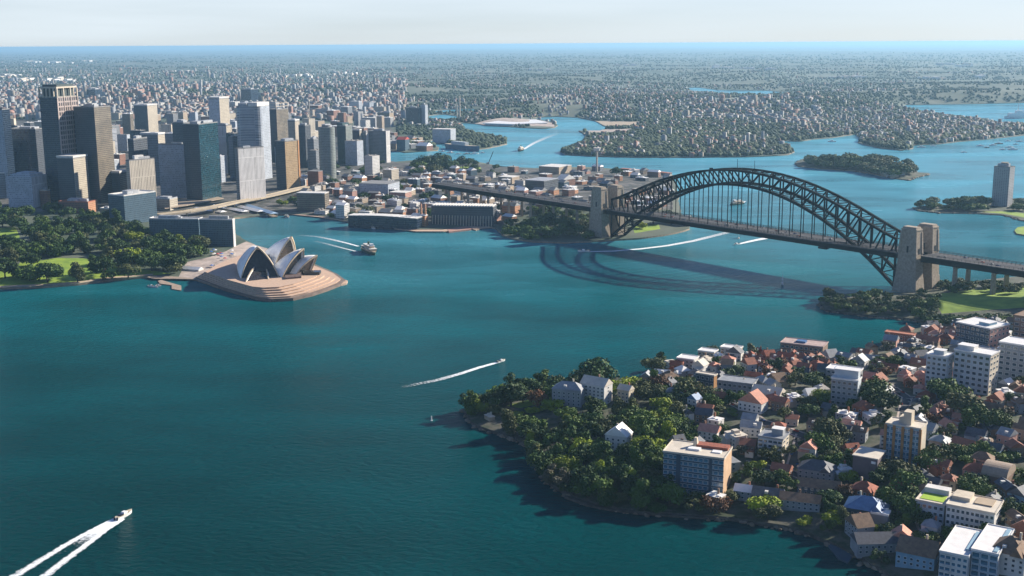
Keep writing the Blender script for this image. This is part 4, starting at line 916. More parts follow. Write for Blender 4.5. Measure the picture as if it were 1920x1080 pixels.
def window(par, x, y, z, w_, h, face, glass=None, frame_=None):
    """pane on a wall: face 'f' (local -y) or 'r' (local +x)"""
    key = (glass or pane).name
    if key not in UWm:
        m = MB(); m.box(-.5, .5, -.08, .08, -.5, .5, 0); m.box(-.56, -.5, -.13, .05, -.56, .56, 1); m.box(.5, .56, -.13, .05, -.56, .56, 1); m.box(-.5, .5, -.13, .05, .5, .56, 1); m.box(-.5, .5, -.13, .05, -.56, -.5, 1)
        o = m.build('window', [glass or pane, frame_ or wframe]); UWm[key] = o.data; bpy.data.objects.remove(o)
    o = link('window', UWm[key], par); o.scale = (w_, 1, h)
    o.location = (x, y, z); o.rotation_euler = (0, 0, 0 if face == 'f' else math.pi / 2); return o
def flats(px, py, wl, wr, ytop, phi, wall, side, nx, nf, label, mark=None, roofm=None, nr=0, glass=None, balc=(), name='apartment_block', wfrac=.6, hfrac=.5, fn=None, maxd=40, cat='apartments', group=None, hgt=None, dep=None, par=True, band=None, parts_cap=96):
    x, y, z0, a, b_, rz, h = frame(px, py, wl, wr, R(phi), ytop); b_ = dep or min(b_, maxd)
    if hgt: h = hgt
    cx, cy = local2world(x, y, rz, -a / 2, b_ / 2); OCC.append((cx, cy, math.hypot(a, b_) * .43))
    if a > 2 * b_:
        for k in (-.33, .33): qx, qy = local2world(cx, cy, rz, a * k, 0); OCC.append((qx, qy, b_ * .65))
    z0 -= 3; e = empty(name, (cx, cy, z0), rz); A, Bh, H = a / 2, b_ / 2, h + 3
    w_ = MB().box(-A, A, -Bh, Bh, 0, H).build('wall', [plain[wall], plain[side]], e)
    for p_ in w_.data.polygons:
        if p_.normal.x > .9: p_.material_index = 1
    rb = MB().box(-A - .5, A + .5, -Bh - .5, Bh + .5, H, H + .7)
    if par:
        for q in ((-A - .5, A + .5, -Bh - .5, -Bh - .1), (-A - .5, A + .5, Bh + .1, Bh + .5), (-A - .5, -A - .1, -Bh - .1, Bh + .1), (A + .1, A + .5, -Bh - .1, Bh + .1)): rb.box(*q, H + .7, H + 1.3)
    rb.build('roof', roofm or ROOF['cream'], e)
    fh = (h - .6) / nf
    for i in range(nx):
        if i in balc:
            for f_ in range(nf):
                z = 3 + fh * f_; t = -A + 2 * A * (i + .5) / nx; MB().box(t - A / nx * .92, t + A / nx * .92, -Bh - 1.5, -Bh - .05, z + .15, z + .4).box(t - A / nx * .92, t + A / nx * .92, -Bh - 1.5, -Bh - 1.4, z + .4, z + 1.3).build('balcony', plain['white'], e)
        for f_ in range(nf):
            window(e, -A + 2 * A * (i + .5) / nx, -Bh - .04, 3 + fh * (f_ + .55), 2 * A / nx * (wfrac if i not in balc else .8), fh * hfrac, 'f', glass)
    for i in range(nr):
        for f_ in range(nf): window(e, A + .04, -Bh + 2 * Bh * (i + .5) / nr, 3 + fh * (f_ + .55), 2 * Bh / nr * .45, fh * .42, 'r', glass)
    if band:
        for f_ in range(1, nf): MB().box(-A - .25, A + .25, -Bh - .3, -Bh - .01, 3 + fh * f_ - .15, 3 + fh * f_ + .15).build('floor_band', plain[band], e)
    if fn: fn(e, A, Bh, H)
    if mark: tag(e, label, cat, group); LAND.append((px - wl / 2 + wr / 2, (py + ytop) / 2, mark))
    else: auto(e, label, cat, group, (cx, cy, z0 + h / 2))
    return e
def penthouse(col='white', sx=.4, sy=.5, hh=3, ox=0, oy=0):
    def f(e, A, Bh, H): MB().box(A * (ox - sx), A * (ox + sx), Bh * (oy - sy), Bh * (oy + sy), H + .7, H + hh).build('penthouse', plain[col], e); MB().box(A * (ox - sx) - .3, A * (ox + sx) + .3, Bh * (oy - sy) - .3, Bh * (oy + sy) + .3, H + hh, H + hh + .4).build('penthouse_roof', ROOF['white'], e)
    return f
def f1(e, A, Bh, H):
    MB().box(-A * .30, A * .1, -Bh * .3, Bh * .1, H + .7, H + 1.9).build('roof_light', white, e); MB().box(-A * .1, A * .95, Bh * .3, Bh * .95, H + .7, H + 2.6).build('red_roof_block', ROOF['rust'], e)
    MB().frus((-A * .22, -A * .06, Bh * .3, Bh * .7), (-A * .18, -A * .1, Bh * .4, Bh * .6), H + .7, H + 7).build('lift_tower', plain['cream'], e); MB().box(A * .5, A * .8, -Bh * .3, Bh * .1, H + .7, H + 1.4).build('roof_light', white, e)
    MB().box(-A * .56, -A * .42, -Bh - .35, -Bh - .02, 2, H - .2).build('stair_bay', plain['slateblue'], e); MB().box(A * .52, A * .62, -Bh - .35, -Bh - .02, 2, H - .2).build('stair_bay', plain['slateblue'], e)
flats(1355, 936, 118, 12, 862, 12, 'slateblue', 'tan', 12, 7, 'wide blue fronted waterside apartment block with a pale flat roof', 'the blue fronted apartment block', glass=paneb, fn=f1, wfrac=.78, hfrac=.62, dep=25, band='slateblue')
def f2(e, A, Bh, H):
    for i in range(5): t = -A + 2 * A * i / 4; MB().box(t - .9, t + .9, -Bh - 1.0, -Bh - .02, 0, H + .2).build('brick_pier', plain['orange'], e)
    MB().box(-A * .1, A * .35, -Bh * .5, Bh * .5, H + .7, H + 10).build('lift_tower', plain['cream'], e); MB().box(-A * .4, A * .0, -Bh * .2, Bh * .9, H + .7, H + 5).build('plant_room', plain['cream'], e)
flats(1722, 873, 62, 10, 806, 14, 'blue', 'cream', 8, 6, 'orange piered apartment block with glass bays and a cream lift tower', 'the orange piered block', glass=paneb, fn=f2, wfrac=.8, hfrac=.6, maxd=16, roofm=ROOF['cream'])
flats(1643, 908, 45, 6, 862, 14, 'purple', 'purple', 0, 4, 'plain purple brown block with a beige flat roof and no windows', 'the purple brown block', roofm=ROOF['cream'], dep=20, fn=lambda e, A, b_, H: MB().box(A * .5, A * .85, -b_ - .3, -b_ - .02, H - 3.5, H - 1.8).build('vent', white, e), par=False)
flats(1466, 862, 46, 12, 826, 15, 'pale', 'cream', 5, 4, 'stepped grey block with white balconies and a cream side tower', 'the stepped grey block', balc=(0, 2, 3, 4), nr=2, fn=penthouse('grey', .45, .4, 5, .3, .3), roofm=ROOF['grey'])
flats(1768, 985, 50, 7, 949, 12, 'pale', 'white', 5, 3, 'pale terrace house with a lime green roof lawn and white parapet', 'the green roof terrace', nr=1, dep=24, fn=lambda e, A, b_, H: (MB().box(-A * .85, A * .8, -b_ * .7, b_ * .3, H + .72, H + 1.0).build('roof_lawn', mat('lime artificial turf', (.28, .42, .03), .9, .1, .4), e), MB().box(-A * .9, A * .85, b_ * .4, b_ * 1.0, H + .7, H + 4).build('top_storey', plain['white'], e)), maxd=20)
flats(1862, 1002, 84, 10, 965, 10, 'white', 'white', 10, 3, 'long cream terrace with brown roof decks and white window frames', 'the long cream terrace', nr=1, dep=24, fn=lambda e, A, b_, H: (MB().box(-A * .95, -A * .2, -b_ * .1, b_ * .95, H + .7, H + 3).build('top_storey', plain['cream'], e), MB().box(A * .0, A * .75, -b_ * .2, b_ * .8, H + .7, H + 1.5).build('roof_deck', plain['sand'], e)), maxd=20, balc=(6, 7))
flats(1812, 1092, 50, 8, 1046, 10, 'white', 'white', 5, 4, 'white townhouse with a bright white roof and grid windows', 'the left white townhouse', nr=0, roofm=ROOF['white'], dep=42, glass=paneb, fn=lambda e, A, b_, H: MB().box(A * .6, A * .9, -b_ * .6, b_ * .8, H + .7, H + 1.6).build('skylight', plain['blue'], e), balc=(0, 1), group='white townhouses at the corner')
flats(1868, 1090, 46, 5, 1042, 10, 'blue', 'white', 3, 4, 'blue framed townhouse with a white roof and tall panes', 'the blue framed townhouse', roofm=ROOF['white'], dep=42, glass=paneb, fn=lambda e, A, b_, H: MB().box(A * .55, A * .85, -b_ * .9, b_ * .9, H + .7, H + 1.4).build('skylight', plain['blue'], e), wfrac=.8, hfrac=.75, group='white townhouses at the corner')
flats(1772, 736, 36, 10, 671, 18, 'pale', 'pale', 4, 7, 'pale grey slab tower block on the crest, narrower of the two', 'the narrow pale tower block', nr=1, fn=penthouse('pale', .5, .5, 4), roofm=ROOF['white'], maxd=18)
flats(1852, 742, 62, 14, 668, 20, 'pale', 'cream', 6, 7, 'pale grey tower block with a cream ribbed end on the crest', 'the wide pale tower block', nr=3, fn=penthouse('white', .45, .5, 4, -.5), roofm=ROOF['white'], maxd=22)
flats(1930, 725, 55, 20, 652, 18, 'grey', 'grey', 5, 7, 'tall brown grey flats cut off at the right edge', 'the right edge flats', nr=2, roofm=ROOF['white'], maxd=24)
flats(1922, 652, 22, 20, 596, 20, 'brown', 'grey', 2, 6, 'brown tower with a hipped brown roof behind the white roofed flats', None, nr=2, roofm=ROOF['brown'])
flats(1853, 664, 58, 32, 618, 32, 'slateblue', 'pink', 7, 5, 'long white roofed flats with a pink brick sunlit side', 'the white roofed flats', nr=5, roofm=ROOF['white'], maxd=38, balc=(), fn=penthouse('blue', .3, .4, 3, .3))
flats(1606, 765, 48, 6, 716, 12, 'grey', 'pale', 5, 5, 'two tier grey block with bright white roof edges', 'the two tier grey block', roofm=ROOF['white'], fn=penthouse('pale', .9, .6, 7, 0, .4), maxd=22)
flats(1608, 722, 58, 8, 700, 14, 'grey', 'grey', 6, 3, 'grey balconied block with a blue roof pool terrace', None, roofm=ROOF['white'], fn=lambda e, A, b_, H: MB().box(-A * .6, A * .1, -b_ * .5, b_ * .5, H + .72, H + .9).build('roof_pool', mat('blue pool water', (.04, .18, .40), .1, .2, .3), e), maxd=24, balc=(1, 2, 3))
flats(1542, 670, 78, 9, 652, 12, 'brown', 'brown', 9, 2, 'big low grey flats by the water with a blue roof box', 'the big low waterside flats', roofm=mat('pink gravel roof', (.38, .28, .25), .9, .2, .2), fn=lambda e, A, b_, H: MB().box(-A * .35, A * .1, -b_ * .4, b_ * .3, H + .7, H + 2.5).build('roof_box', ROOF['blue'], e), maxd=40)
flats(1384, 672, 34, 8, 656, 20, 'pale', 'sand', 4, 3, 'blue grey waterside flats with a littered white roof', None, roofm=ROOF['white'], maxd=22, group='flats on the far shore of the headland')
flats(1338, 676, 30, 8, 662, 20, 'sand', 'sand', 4, 2, 'sandy waterside flats with a white roof', None, roofm=ROOF['white'], maxd=20, group='flats on the far shore of the headland')
flats(1300, 690, 32, 10, 676, 20, 'grey', 'white', 4, 2, 'low grey waterside flats with a white roof', None, roofm=ROOF['white'], maxd=20, group='flats on the far shore of the headland')
flats(1712, 640, 50, 4, 630, 14, 'brick', 'brick', 6, 2, 'long low red roofed building by the back bay', 'the low red roofed range', roofm=mat('orange red roof', (.38, .14, .08), .85, .2, .3), maxd=14)
flats(1663, 993, 30, 4, 968, 10, 'grey', 'grey', 0, 2, 'plain grey box house with a white notched parapet', None, roofm=ROOF['white'], maxd=12)
flats(1338, 728, 34, 6, 706, 25, 'slateblue', 'orange', 4, 2, 'dark flats with an orange end wall and pale roof', None, roofm=ROOF['cream'], maxd=14)
flats(1410, 742, 66, 10, 722, 14, 'grey', 'white', 7, 2, 'long grey roofed hall with a white gable end', None, roofm=ROOF['grey'], maxd=26)
# barrel roofed hall
x, y, z0, a, b_, rz, h = frame(1885, 918, 42, 14, R(14), 885); cx, cy = local2world(x, y, rz, -a / 2, b_ / 2); e = empty('barrel_roofed_hall', (cx, cy, z0 - 2), rz); A, Bh = a / 2, min(b_, 26) / 2; tag(e, 'brown hall with a rounded barrel roof near the right edge', 'hall'); LAND.append((1870, 900, 'the barrel roofed hall')); OCC.append((cx, cy, A * 1.1))
MB().box(-A, A, -Bh, Bh, 0, h * .6 + 2).build('wall', plain['brown'], e); m = MB(); n = 14; vs = [(sx * (A + .4), -Bh * 1.04 * math.cos(math.pi * i / n), h * .6 + 2 + (h * .55) * math.sin(math.pi * i / n)) for sx in (-1, 1) for i in range(n + 1)]
m.add(vs, [(i, n + 1 + i, n + 2 + i, i + 1) for i in range(n)] + [tuple(range(n + 1)), tuple(range(2 * n + 1, n, -1))]); m.build('barrel_roof', mat('brown ribbed roof', (.30, .23, .17), .8, .15, .6), e)

# ---- houses
def house(x, y, z, w_, d_, h, rz, wallc, roofc, kind, group, look=None, wins=True, name='house', lab=None, chim=False):
    e = empty(name, (x, y, z - 2.5), rz); A, Bh, H = w_ / 2, d_ / 2, h + 2.5; OCC.append((x, y, math.hypot(A, Bh) * .8))
    MB().box(-A, A, -Bh, Bh, 0, H).build('wall', plain[wallc], e); rb = MB(); o = .55; t = rnd.uniform(.55, .8) * Bh
    if kind == 'gable':
        rb.add([(-A - o, -Bh - o, H - .25), (A + o, -Bh - o, H - .25), (A + o, Bh + o, H - .25), (-A - o, Bh + o, H - .25), (-A - o, 0, H + t), (A + o, 0, H + t)], [(0, 1, 5, 4), (2, 3, 4, 5), (1, 2, 5), (3, 0, 4), (3, 2, 1, 0)])
    elif kind == 'gable2':
        s_ = A * .8; rb.add([(-A - o, -Bh - o, H - .25), (A + o, -Bh - o, H - .25), (A + o, Bh + o, H - .25), (-A - o, Bh + o, H - .25), (0, -Bh - o, H + s_), (0, Bh + o, H + s_)], [(3, 0, 4, 5), (1, 2, 5, 4), (0, 1, 4), (2, 3, 5), (3, 2, 1, 0)])
    elif kind == 'hip':
        r_ = max(A - Bh, .6); rb.add([(-A - o, -Bh - o, H - .2), (A + o, -Bh - o, H - .2), (A + o, Bh + o, H - .2), (-A - o, Bh + o, H - .2), (-r_, 0, H + t), (r_, 0, H + t)], [(0, 1, 5, 4), (2, 3, 4, 5), (1, 2, 5), (3, 0, 4), (3, 2, 1, 0)])
        if rnd.random() < .5: rb.add([(A * .2, -Bh - 2.4, H - .2), (A * .9, -Bh - 2.4, H - .2), (A * .9, 0, H - .2), (A * .2, 0, H - .2), (A * .55, -Bh - 2.4, H + t * .7), (A * .55, 0, H + t * .7)], [(3, 0, 4, 5), (1, 2, 5, 4), (0, 1, 4), (2, 3, 5)])
    else:
        rb.box(-A - .2, A + .2, -Bh - .2, Bh + .2, H, H + .4); rb.box(-A * .5, A * .1, -Bh * .4, Bh * .5, H + .4, H + rnd.uniform(1.2, 3)); rb.box(A * .3, A * .75, -Bh * .6, Bh * .1, H + .4, H + 1.1)
    wing = None
    if rnd.random() < .55 and not lab:         # lower wing at one side, with its own small roof
        sx = rnd.choice((-1, 1)); w2, d2, h2 = A * rnd.uniform(.5, .8), Bh * rnd.uniform(.5, .8), h * rnd.uniform(.5, .75) + 2.5; x0 = sx * A * .4; y0 = -Bh - d2
        wing = (x0 - w2, x0 + w2, y0, -Bh - .01, 0, h2)
        if rnd.random() < .6: rb.add([(x0 - w2 - .4, y0 - .4, h2 - .1), (x0 + w2 + .4, y0 - .4, h2 - .1), (x0 + w2 + .4, -Bh, h2 - .1), (x0 - w2 - .4, -Bh, h2 - .1), (x0, y0 - .4, h2 + w2 * .6), (x0, -Bh, h2 + w2 * .6)], [(3, 0, 4, 5), (1, 2, 5, 4), (0, 1, 4), (2, 3, 5), (3, 2, 1, 0)])
        else: rb.add([(x0 - w2 - .4, y0 - .4, h2), (x0 + w2 + .4, y0 - .4, h2), (x0 + w2 + .4, -Bh, h2 + 1.2), (x0 - w2 - .4, -Bh, h2 + 1.2)], [(0, 1, 2, 3)])
    rf = rb.build('roof', ROOF[roofc], e)
    if wing: MB().box(*wing).build('wing', plain[wallc if rnd.random() < .6 else rnd.choice(('white', 'cream', 'grey', 'brick'))], e)
    if kind != 'flat' and rnd.random() < .3: sx = rnd.uniform(-.5, .5) * A; MB().box(sx - 1.1, sx + 1.1, -Bh * .75, -Bh * .2, H - .1, H + 1.9 + t * .2).build('dormer', plain['white'], rf)
    if chim or rnd.random() < .55: cx_ = rnd.uniform(-.6, .6) * A; MB().box(cx_ - .6, cx_ + .6, Bh * .25, Bh * .25 + 1.1, H - .2, H + t + 1.6).build('chimney', plain[rnd.choice(('brick', 'cream', 'brown'))], rf)
    if wins:
        nf = max(1, int(h / 3)); nx = max(2, int(w_ / 3.6)); 
        for i in range(nx):
            for f_ in range(nf): window(e, -A + w_ * (i + .5) / nx, -Bh - .03, 2.5 + 3 * f_ + 1.6, 1.5, 1.5, 'f')
        for f_ in range(nf): window(e, A + .03, 0, 2.5 + 3 * f_ + 1.6, 1.5, 1.4, 'r')
    if lab: tag(e, lab[0], 'house'); LAND.append((*proj(x, y, z)[:2], lab[1])) if lab[1] else None
    else: auto(e, look, 'house', group, (x, y, z + h / 2))
    return e
def house_px(px, py, w_, d_, h, wallc, roofc, kind, phi=20, **k):
    p = place(px, py); return house(p[0], p[1], p[2], w_, d_, h, -(math.atan2(p[0], p[1]) + R(phi)), wallc, roofc, kind, None, **k)
# named houses
house_px(1066, 756, 25, 14, 14, 'grey', 'grey', 'hip', 15, lab=('grey slate roofed mansion half hidden by trees on the point', 'the grey mansion'), chim=True)
house_px(1118, 752, 23, 14, 16, 'white', 'cream', 'gable', 30, lab=('white gabled mansion with tall chimneys standing above the trees', 'the white gabled mansion'), chim=True)
house_px(1160, 838, 17, 13, 11, 'white', 'white', 'gable2', 20, lab=('white gabled villa deep among the trees of the point', 'the white villa among trees'))
house_px(1173, 752, 11, 9, 11, 'cream', 'cream', 'gable', 30, lab=('small cream cottage right of the white gabled mansion', None))
house_px(918, 786, 9, 5, 3, 'sand', 'cream', 'flat', 60, wins=False, lab=('tiny sunlit hut on the dark tip of the point', 'the hut on the tip'))
house_px(1722, 1052, 22, 20, 8, 'blue', 'brown', 'gable', 12, lab=('pale blue house with a brown pitched roof at the bottom edge', 'the pale blue gabled house'))
house_px(1893, 1060, 20, 20, 11, 'white', 'brown', 'hip', 12, lab=('white house with a dark brown hipped roof in the corner', 'the brown hipped corner house'))
house_px(1412, 768, 20, 13, 8, 'white', 'salmon', 'gable2', 25, lab=('white church like house with a steep blue shaded gable', 'the white steep gabled house'))
house_px(1440, 748, 24, 15, 7, 'white', 'cream', 'gable', 20, lab=('big white house with a peach and cream pitched roof', None))
house_px(1388, 735, 14, 12, 7, 'brick', 'terracotta', 'gable', 30, lab=('brick house with a bright orange terracotta roof by the long hall', None))
house_px(1302, 768, 9, 8, 10, 'white', 'blue', 'gable2', 35, lab=('narrow white house with a blue shaded side between trees', None))
house_px(1595, 808, 14, 11, 6, 'pale', 'salmon', 'gable', 10, lab=('house with a flat red double roof left of the orange piered block', None))
house_px(1500, 950, 26, 12, 6, 'grey', 'brown', 'gable', 5, lab=('long dark house with a mottled brown roof near the shore', None)); house_px(1535, 925, 28, 12, 6, 'slateblue', 'brown', 'gable', 5, lab=('long dark house with a mottled brown roof, farther from the shore', None))
house_px(1532, 893, 24, 16, 7, 'grey', 'slate', 'hip', 10, lab=('large dark slate roofed house with a pink lit gable', None)); house_px(1440, 940, 20, 13, 6, 'slateblue', 'slate', 'gable', 8, lab=('dark slate roofed house below the stepped grey block', None)); house_px(1395, 932, 12, 10, 6, 'grey', 'white', 'gable', 12, lab=('small house with a white zigzag roof right of the blue block', None))
house_px(1620, 932, 15, 12, 7, 'brick', 'rust', 'hip', 15, lab=('red tiled house just below the purple brown block', None)); house_px(1625, 968, 26, 20, 8, 'slateblue', 'blue', 'hip', 8, lab=('large dark blue shaded house behind the shore trees', None)); house_px(1640, 1030, 26, 14, 7, 'grey', 'slate', 'gable', -20, lab=('long grey house lying in shade above the sea wall', None))
house_px(1690, 1022, 12, 10, 7, 'sand', 'salmon', 'gable2', 0, lab=('house with a pinkish pitched roof left of the pale blue gabled house', None)); house_px(1832, 895, 17, 12, 6, 'pink', 'rust', 'hip', 10, lab=('ruddy pink house left of the barrel roofed hall', None))
# zones of the headland: (pixel polygon, houses per try, roof palette, wall palette, look)
Z_RED = to_ground(P_(1375,668, 1560,690, 1580,740, 1480,745, 1400,725)); Z_PINK = to_ground(P_(1670,740, 1840,760, 1830,880, 1735,870, 1700,810, 1640,790)); Z_TREE = to_ground(P_(860,700, 1215,705, 1240,780, 1265,850, 1235,930, 1380,985, 1300,1000, 850,1000))
PAL = {'red': [('brick', 'rust'), ('brown', 'rust'), ('brick', 'terracotta'), ('white', 'terracotta'), ('brick', 'slate')], 'pink': [('pink', 'salmon'), ('white', 'salmon'), ('brick', 'terracotta'), ('pink', 'rust'), ('white', 'slate'), ('blue', 'salmon')],
       'mix': [('white', 'white'), ('cream', 'terracotta'), ('white', 'slate'), ('grey', 'slate'), ('white', 'salmon'), ('brick', 'terracotta'), ('sand', 'brown'), ('grey', 'grey'), ('white', 'cream'), ('blue', 'slate'), ('pink', 'grey'), ('cream', 'white'), ('brown', 'slate'), ('brick', 'rust'), ('white', 'grey'), ('grey', 'brown'), ('grey', 'white'), ('sand', 'brown'), ('brown', 'terracotta'), ('cream', 'grey')]}
WN = dict(brick='brick', brown='brown', white='white', pink='pink', blue='pale blue', cream='cream', grey='grey', sand='sandstone'); RN = dict(rust='rust red', terracotta='terracotta', slate='slate', salmon='salmon', white='white', grey='grey', brown='brown', cream='cream', blue='blue')
KN = dict(gable='gabled', gable2='end gabled', hip='hipped', flat='flat')
streetm = mat('street asphalt', (.045, .046, .05), .9, .25, .3); ROADS = []
def street(pts, w_=8):
    q = []
    for a_, b_ in zip(pts, pts[1:]):
        pa, pb = Vector(place(*a_)), Vector(place(*b_)); n = max(2, int((pb - pa).length / 5)); q += [pa.lerp(pb, k / n) for k in range(n)]
    vs, fs = [], []
    for i in range(len(q) - 1):
        d = (q[i + 1] - q[max(0, i - 1)]); d.z = 0; d.normalize(); s_ = Vector((-d.y, d.x, 0)); row = []
        for o in (-w_ / 2 - 1.6, -w_ / 2, 0, w_ / 2, w_ / 2 + 1.6): p_ = q[i] + s_ * o; z_ = zland(p_.x, p_.y); row.append((p_.x, p_.y, (z_ if z_ is not None else 2) + .14))
        vs += row; ROADS.append((q[i], d))
    n = len(vs) // 5; mi = []
    for i in range(n - 1):
        c = q[i]
        if any((c.x - a) ** 2 + (c.y - b_) ** 2 < (r_ * .85) ** 2 for a, b_, r_ in OCC): continue
        for k in range(4): fs.append((i * 5 + k, i * 5 + k + 1, i * 5 + k + 6, i * 5 + k + 5)); mi.append(1 if k in (0, 3) else 0)
    me = bpy.data.meshes.new('street'); me.from_pydata(vs, [], fs); me.materials.append(streetm); me.materials.append(pave); me.polygons.foreach_set('material_index', mi); me.update(); struct(link('street', me))
street([(1236, 705), (1330, 733), (1425, 790), (1500, 815), (1600, 838), (1700, 888), (1800, 906), (1940, 918)]); street([(1395, 868), (1480, 885), (1580, 922), (1690, 945), (1712, 1000), (1695, 1050)], 7)
street([(1940, 762), (1800, 752), (1700, 745), (1620, 700), (1560, 684)], 7); street([(1503, 815), (1482, 885)], 6); street([(1700, 745), (1690, 800), (1745, 885)], 6); street([(1850, 912), (1820, 1000), (1800, 1010)], 6)
for c_, _d in ROADS: OCC.append((c_.x, c_.y, 2.2))
cr_ = random.Random(77); nc = 0
for k in range(400):
    if nc > 75: break
    c_, d_ = cr_.choice(ROADS); s_ = Vector((-d_.y, d_.x, 0)) * cr_.choice((-2.9, 2.9)); p_ = c_ + s_
    if any((p_.x - a) ** 2 + (p_.y - b_) ** 2 < (r_ * .9 + 2) ** 2 for a, b_, r_ in OCC if r_ > 3): continue
    z_ = zland(p_.x, p_.y)
    if z_ is None or any((p_.x - a) ** 2 + (p_.y - b_) ** 2 < 30 for a, b_ in CARS): continue
    CARS.append((p_.x, p_.y)); e = empty('car', (p_.x, p_.y, z_ + .14), math.atan2(d_.y, d_.x)); ci = cr_.randrange(5); cb.build('body', carp[ci], e); cc.build('cabin', cglass, e); nc += 1
    auto(e, 'parked ' + ('white', 'silver', 'black', 'red', 'blue')[ci] + ' car', 'car', 'cars parked along the headland streets', (p_.x, p_.y, z_ + 1))
def shore_ok(x, y, r, n=6): return all(zland(x + r * math.cos(i), y + r * math.sin(i)) is not None for i in range(n))
hr_ = random.Random(21); made = 0; pts = []
yy = 640.
while yy < 1330:
    xx = 60.
    while xx < 640: pts.append((xx + hr_.uniform(-4, 4), yy + hr_.uniform(-4, 4))); xx += 15.5
    yy += 16
hr_.shuffle(pts)
for x, y in pts:
    z = zland(x, y)
    if z is None or z < 3: continue
    px, py, _f = proj(x, y, z)
    if not (860 < px < 1960 and 600 < py < 1120) or (px > 1540 and py < 612): continue
    X, Y = np.array([x]), np.array([y]); tz = in_poly(X, Y, Z_TREE)[0]
    if tz and hr_.random() < .9: continue
    zone = 'red' if in_poly(X, Y, Z_RED)[0] else 'pink' if in_poly(X, Y, Z_PINK)[0] else 'mix'
    if hr_.random() < (.4 if zone == 'mix' else .1): continue
    w_, d_ = (hr_.uniform(7, 12), hr_.uniform(7, 10)) if zone != 'mix' else (hr_.uniform(9, 16), hr_.uniform(8, 12))
    if not free(x, y, math.hypot(w_, d_) * .38) or not shore_ok(x, y, 9): continue
    wc, rc_ = hr_.choice(PAL[zone]); kd = 'flat' if rc_ in ('white', 'cream') and hr_.random() < .72 else hr_.choice(('gable', 'gable2', 'gable', 'hip'))
    house(x, y, z, w_, d_, hr_.uniform(5.2, 9.2) if zone == 'mix' else hr_.uniform(5, 7.5), -(math.atan2(x, y) + R(hr_.choice((8, 15, 25, 60)) + hr_.uniform(-4, 4))), wc, rc_, kd, 'houses on the headland', '%s house with %s %s roof' % (WN[wc], RN[rc_], KN[kd])); made += 1
print('houses', made)

# ---- trees of the headland
tr = random.Random(5); nt_ = 0
def try_tree(px, py, size, kind, shape, group, hs=1., shore=3, sp=.42, force=False):
    p = place(px, py)
    if p[2] < 1.5: return None
    if not force:
        if not free(p[0], p[1], size * .28): return None
        if any((p[0] - a) ** 2 + (p[1] - b_) ** 2 < ((size + s_) * .5 * sp) ** 2 for a, b_, s_ in TREES[-400:]): return None
    return tree(p[0], p[1], p[2], size, kind, shape, group, hs)
GH = 'trees on the headland'
for px, py, sz, kd, sh, hs in ((958, 762, 24, 'dark', 'round', .8), (1008, 762, 13, 'rust', 'round', 1), (1050, 742, 18, 'dark', 'wide', 1), (1122, 728, 27, 'dark', 'round', .95), (1090, 735, 18, 'dark', 'round', 1), (968, 779, 9, 'yellow', 'wide', .45), (1000, 772, 10, 'yellow', 'wide', .45), (1030, 768, 9, 'yellow', 'wide', .5), (1040, 765, 12, 'yellow', 'wide', .8),
    (1072, 888, 17, 'yellow', 'wide', .9), (1235, 800, 17, 'yellow', 'wide', 1), (1245, 778, 15, 'yellow', 'round', .9), (1270, 790, 14, 'olive', 'round', 1), (1290, 752, 19, 'olive', 'round', 1), (1335, 765, 12, 'mid', 'round', 1), (1392, 760, 12, 'mid', 'round', 1), (1345, 962, 14, 'rust', 'wide', .9), (1300, 955, 12, 'olive', 'loose', .8), (1428, 960, 17, 'yellow', 'round', .8), (1440, 975, 13, 'olive', 'round', .8),
    (1195, 745, 17, 'olive', 'wide', 1), (1220, 755, 16, 'olive', 'round', 1), (1640, 760, 20, 'mid', 'round', 1.1), (1655, 775, 17, 'dark', 'round', 1), (1625, 770, 14, 'dark', 'tall', 1), (1775, 760, 24, 'mid', 'round', .9), (1805, 785, 22, 'olive', 'round', .9), (1830, 800, 17, 'mid', 'round', 1), (1865, 810, 17, 'mid', 'round', 1), (1670, 900, 16, 'olive', 'round', .9), (1690, 905, 16, 'olive', 'wide', 1), (1700, 930, 17, 'mid', 'round', 1), (1690, 955, 18, 'mid', 'wide', 1), (1705, 975, 16, 'mid', 'round', 1),
    (1745, 880, 14, 'mid', 'round', 1), (1765, 870, 14, 'olive', 'loose', 1), (1840, 862, 13, 'mid', 'round', 1), (1545, 830, 17, 'olive', 'round', 1.1), (1535, 850, 16, 'mid', 'round', 1), (1560, 848, 13, 'olive', 'round', 1), (1580, 835, 13, 'olive', 'tall', 1), (1820, 935, 14, 'mid', 'round', 1), (1850, 940, 12, 'mid', 'round', 1), (1590, 905, 9, 'yellow', 'round', 1)):
    if try_tree(px, py, sz, kd, sh, GH, hs, force=True): nt_ += 1
for _ in range(5200):
    if nt_ > 330: break
    if tr.random() < .45: px, py = tr.uniform(880, 1300), tr.uniform(730, 965)
    else: px, py = tr.uniform(1200, 1925), tr.uniform(640, 1075)
    inz = px < 1260; kd = tr.choices(('dark', 'mid', 'olive', 'yellow', 'pale', 'rust'), (34, 26, 19, 15, 3, 3) if inz else (26, 36, 24, 6, 4, 4))[0]
    if 1375 < px < 1580 and py < 745: kd = tr.choice(('dark', 'rust', 'dark', 'olive'))
    sz = tr.uniform(9, 18) if inz else tr.uniform(7, 13)
    if 940 < px < 1052 and 764 < py < 792: continue
    if inz and any(abs(px - hx) < 34 and -6 < py - hy < 26 for hx, hy in ((1066, 752), (1118, 748), (1160, 836), (1173, 750), (918, 784))): continue
    if px > 1240 and not shore_ok(*place(px, py)[:2], 3): continue
    if try_tree(px, py, sz, kd, tr.choice(('round', 'round', 'wide', 'loose', 'tall')), GH, tr.uniform(.8, 1.1), sp=.58 if inz else .6): nt_ += 1
print('headland trees', nt_)
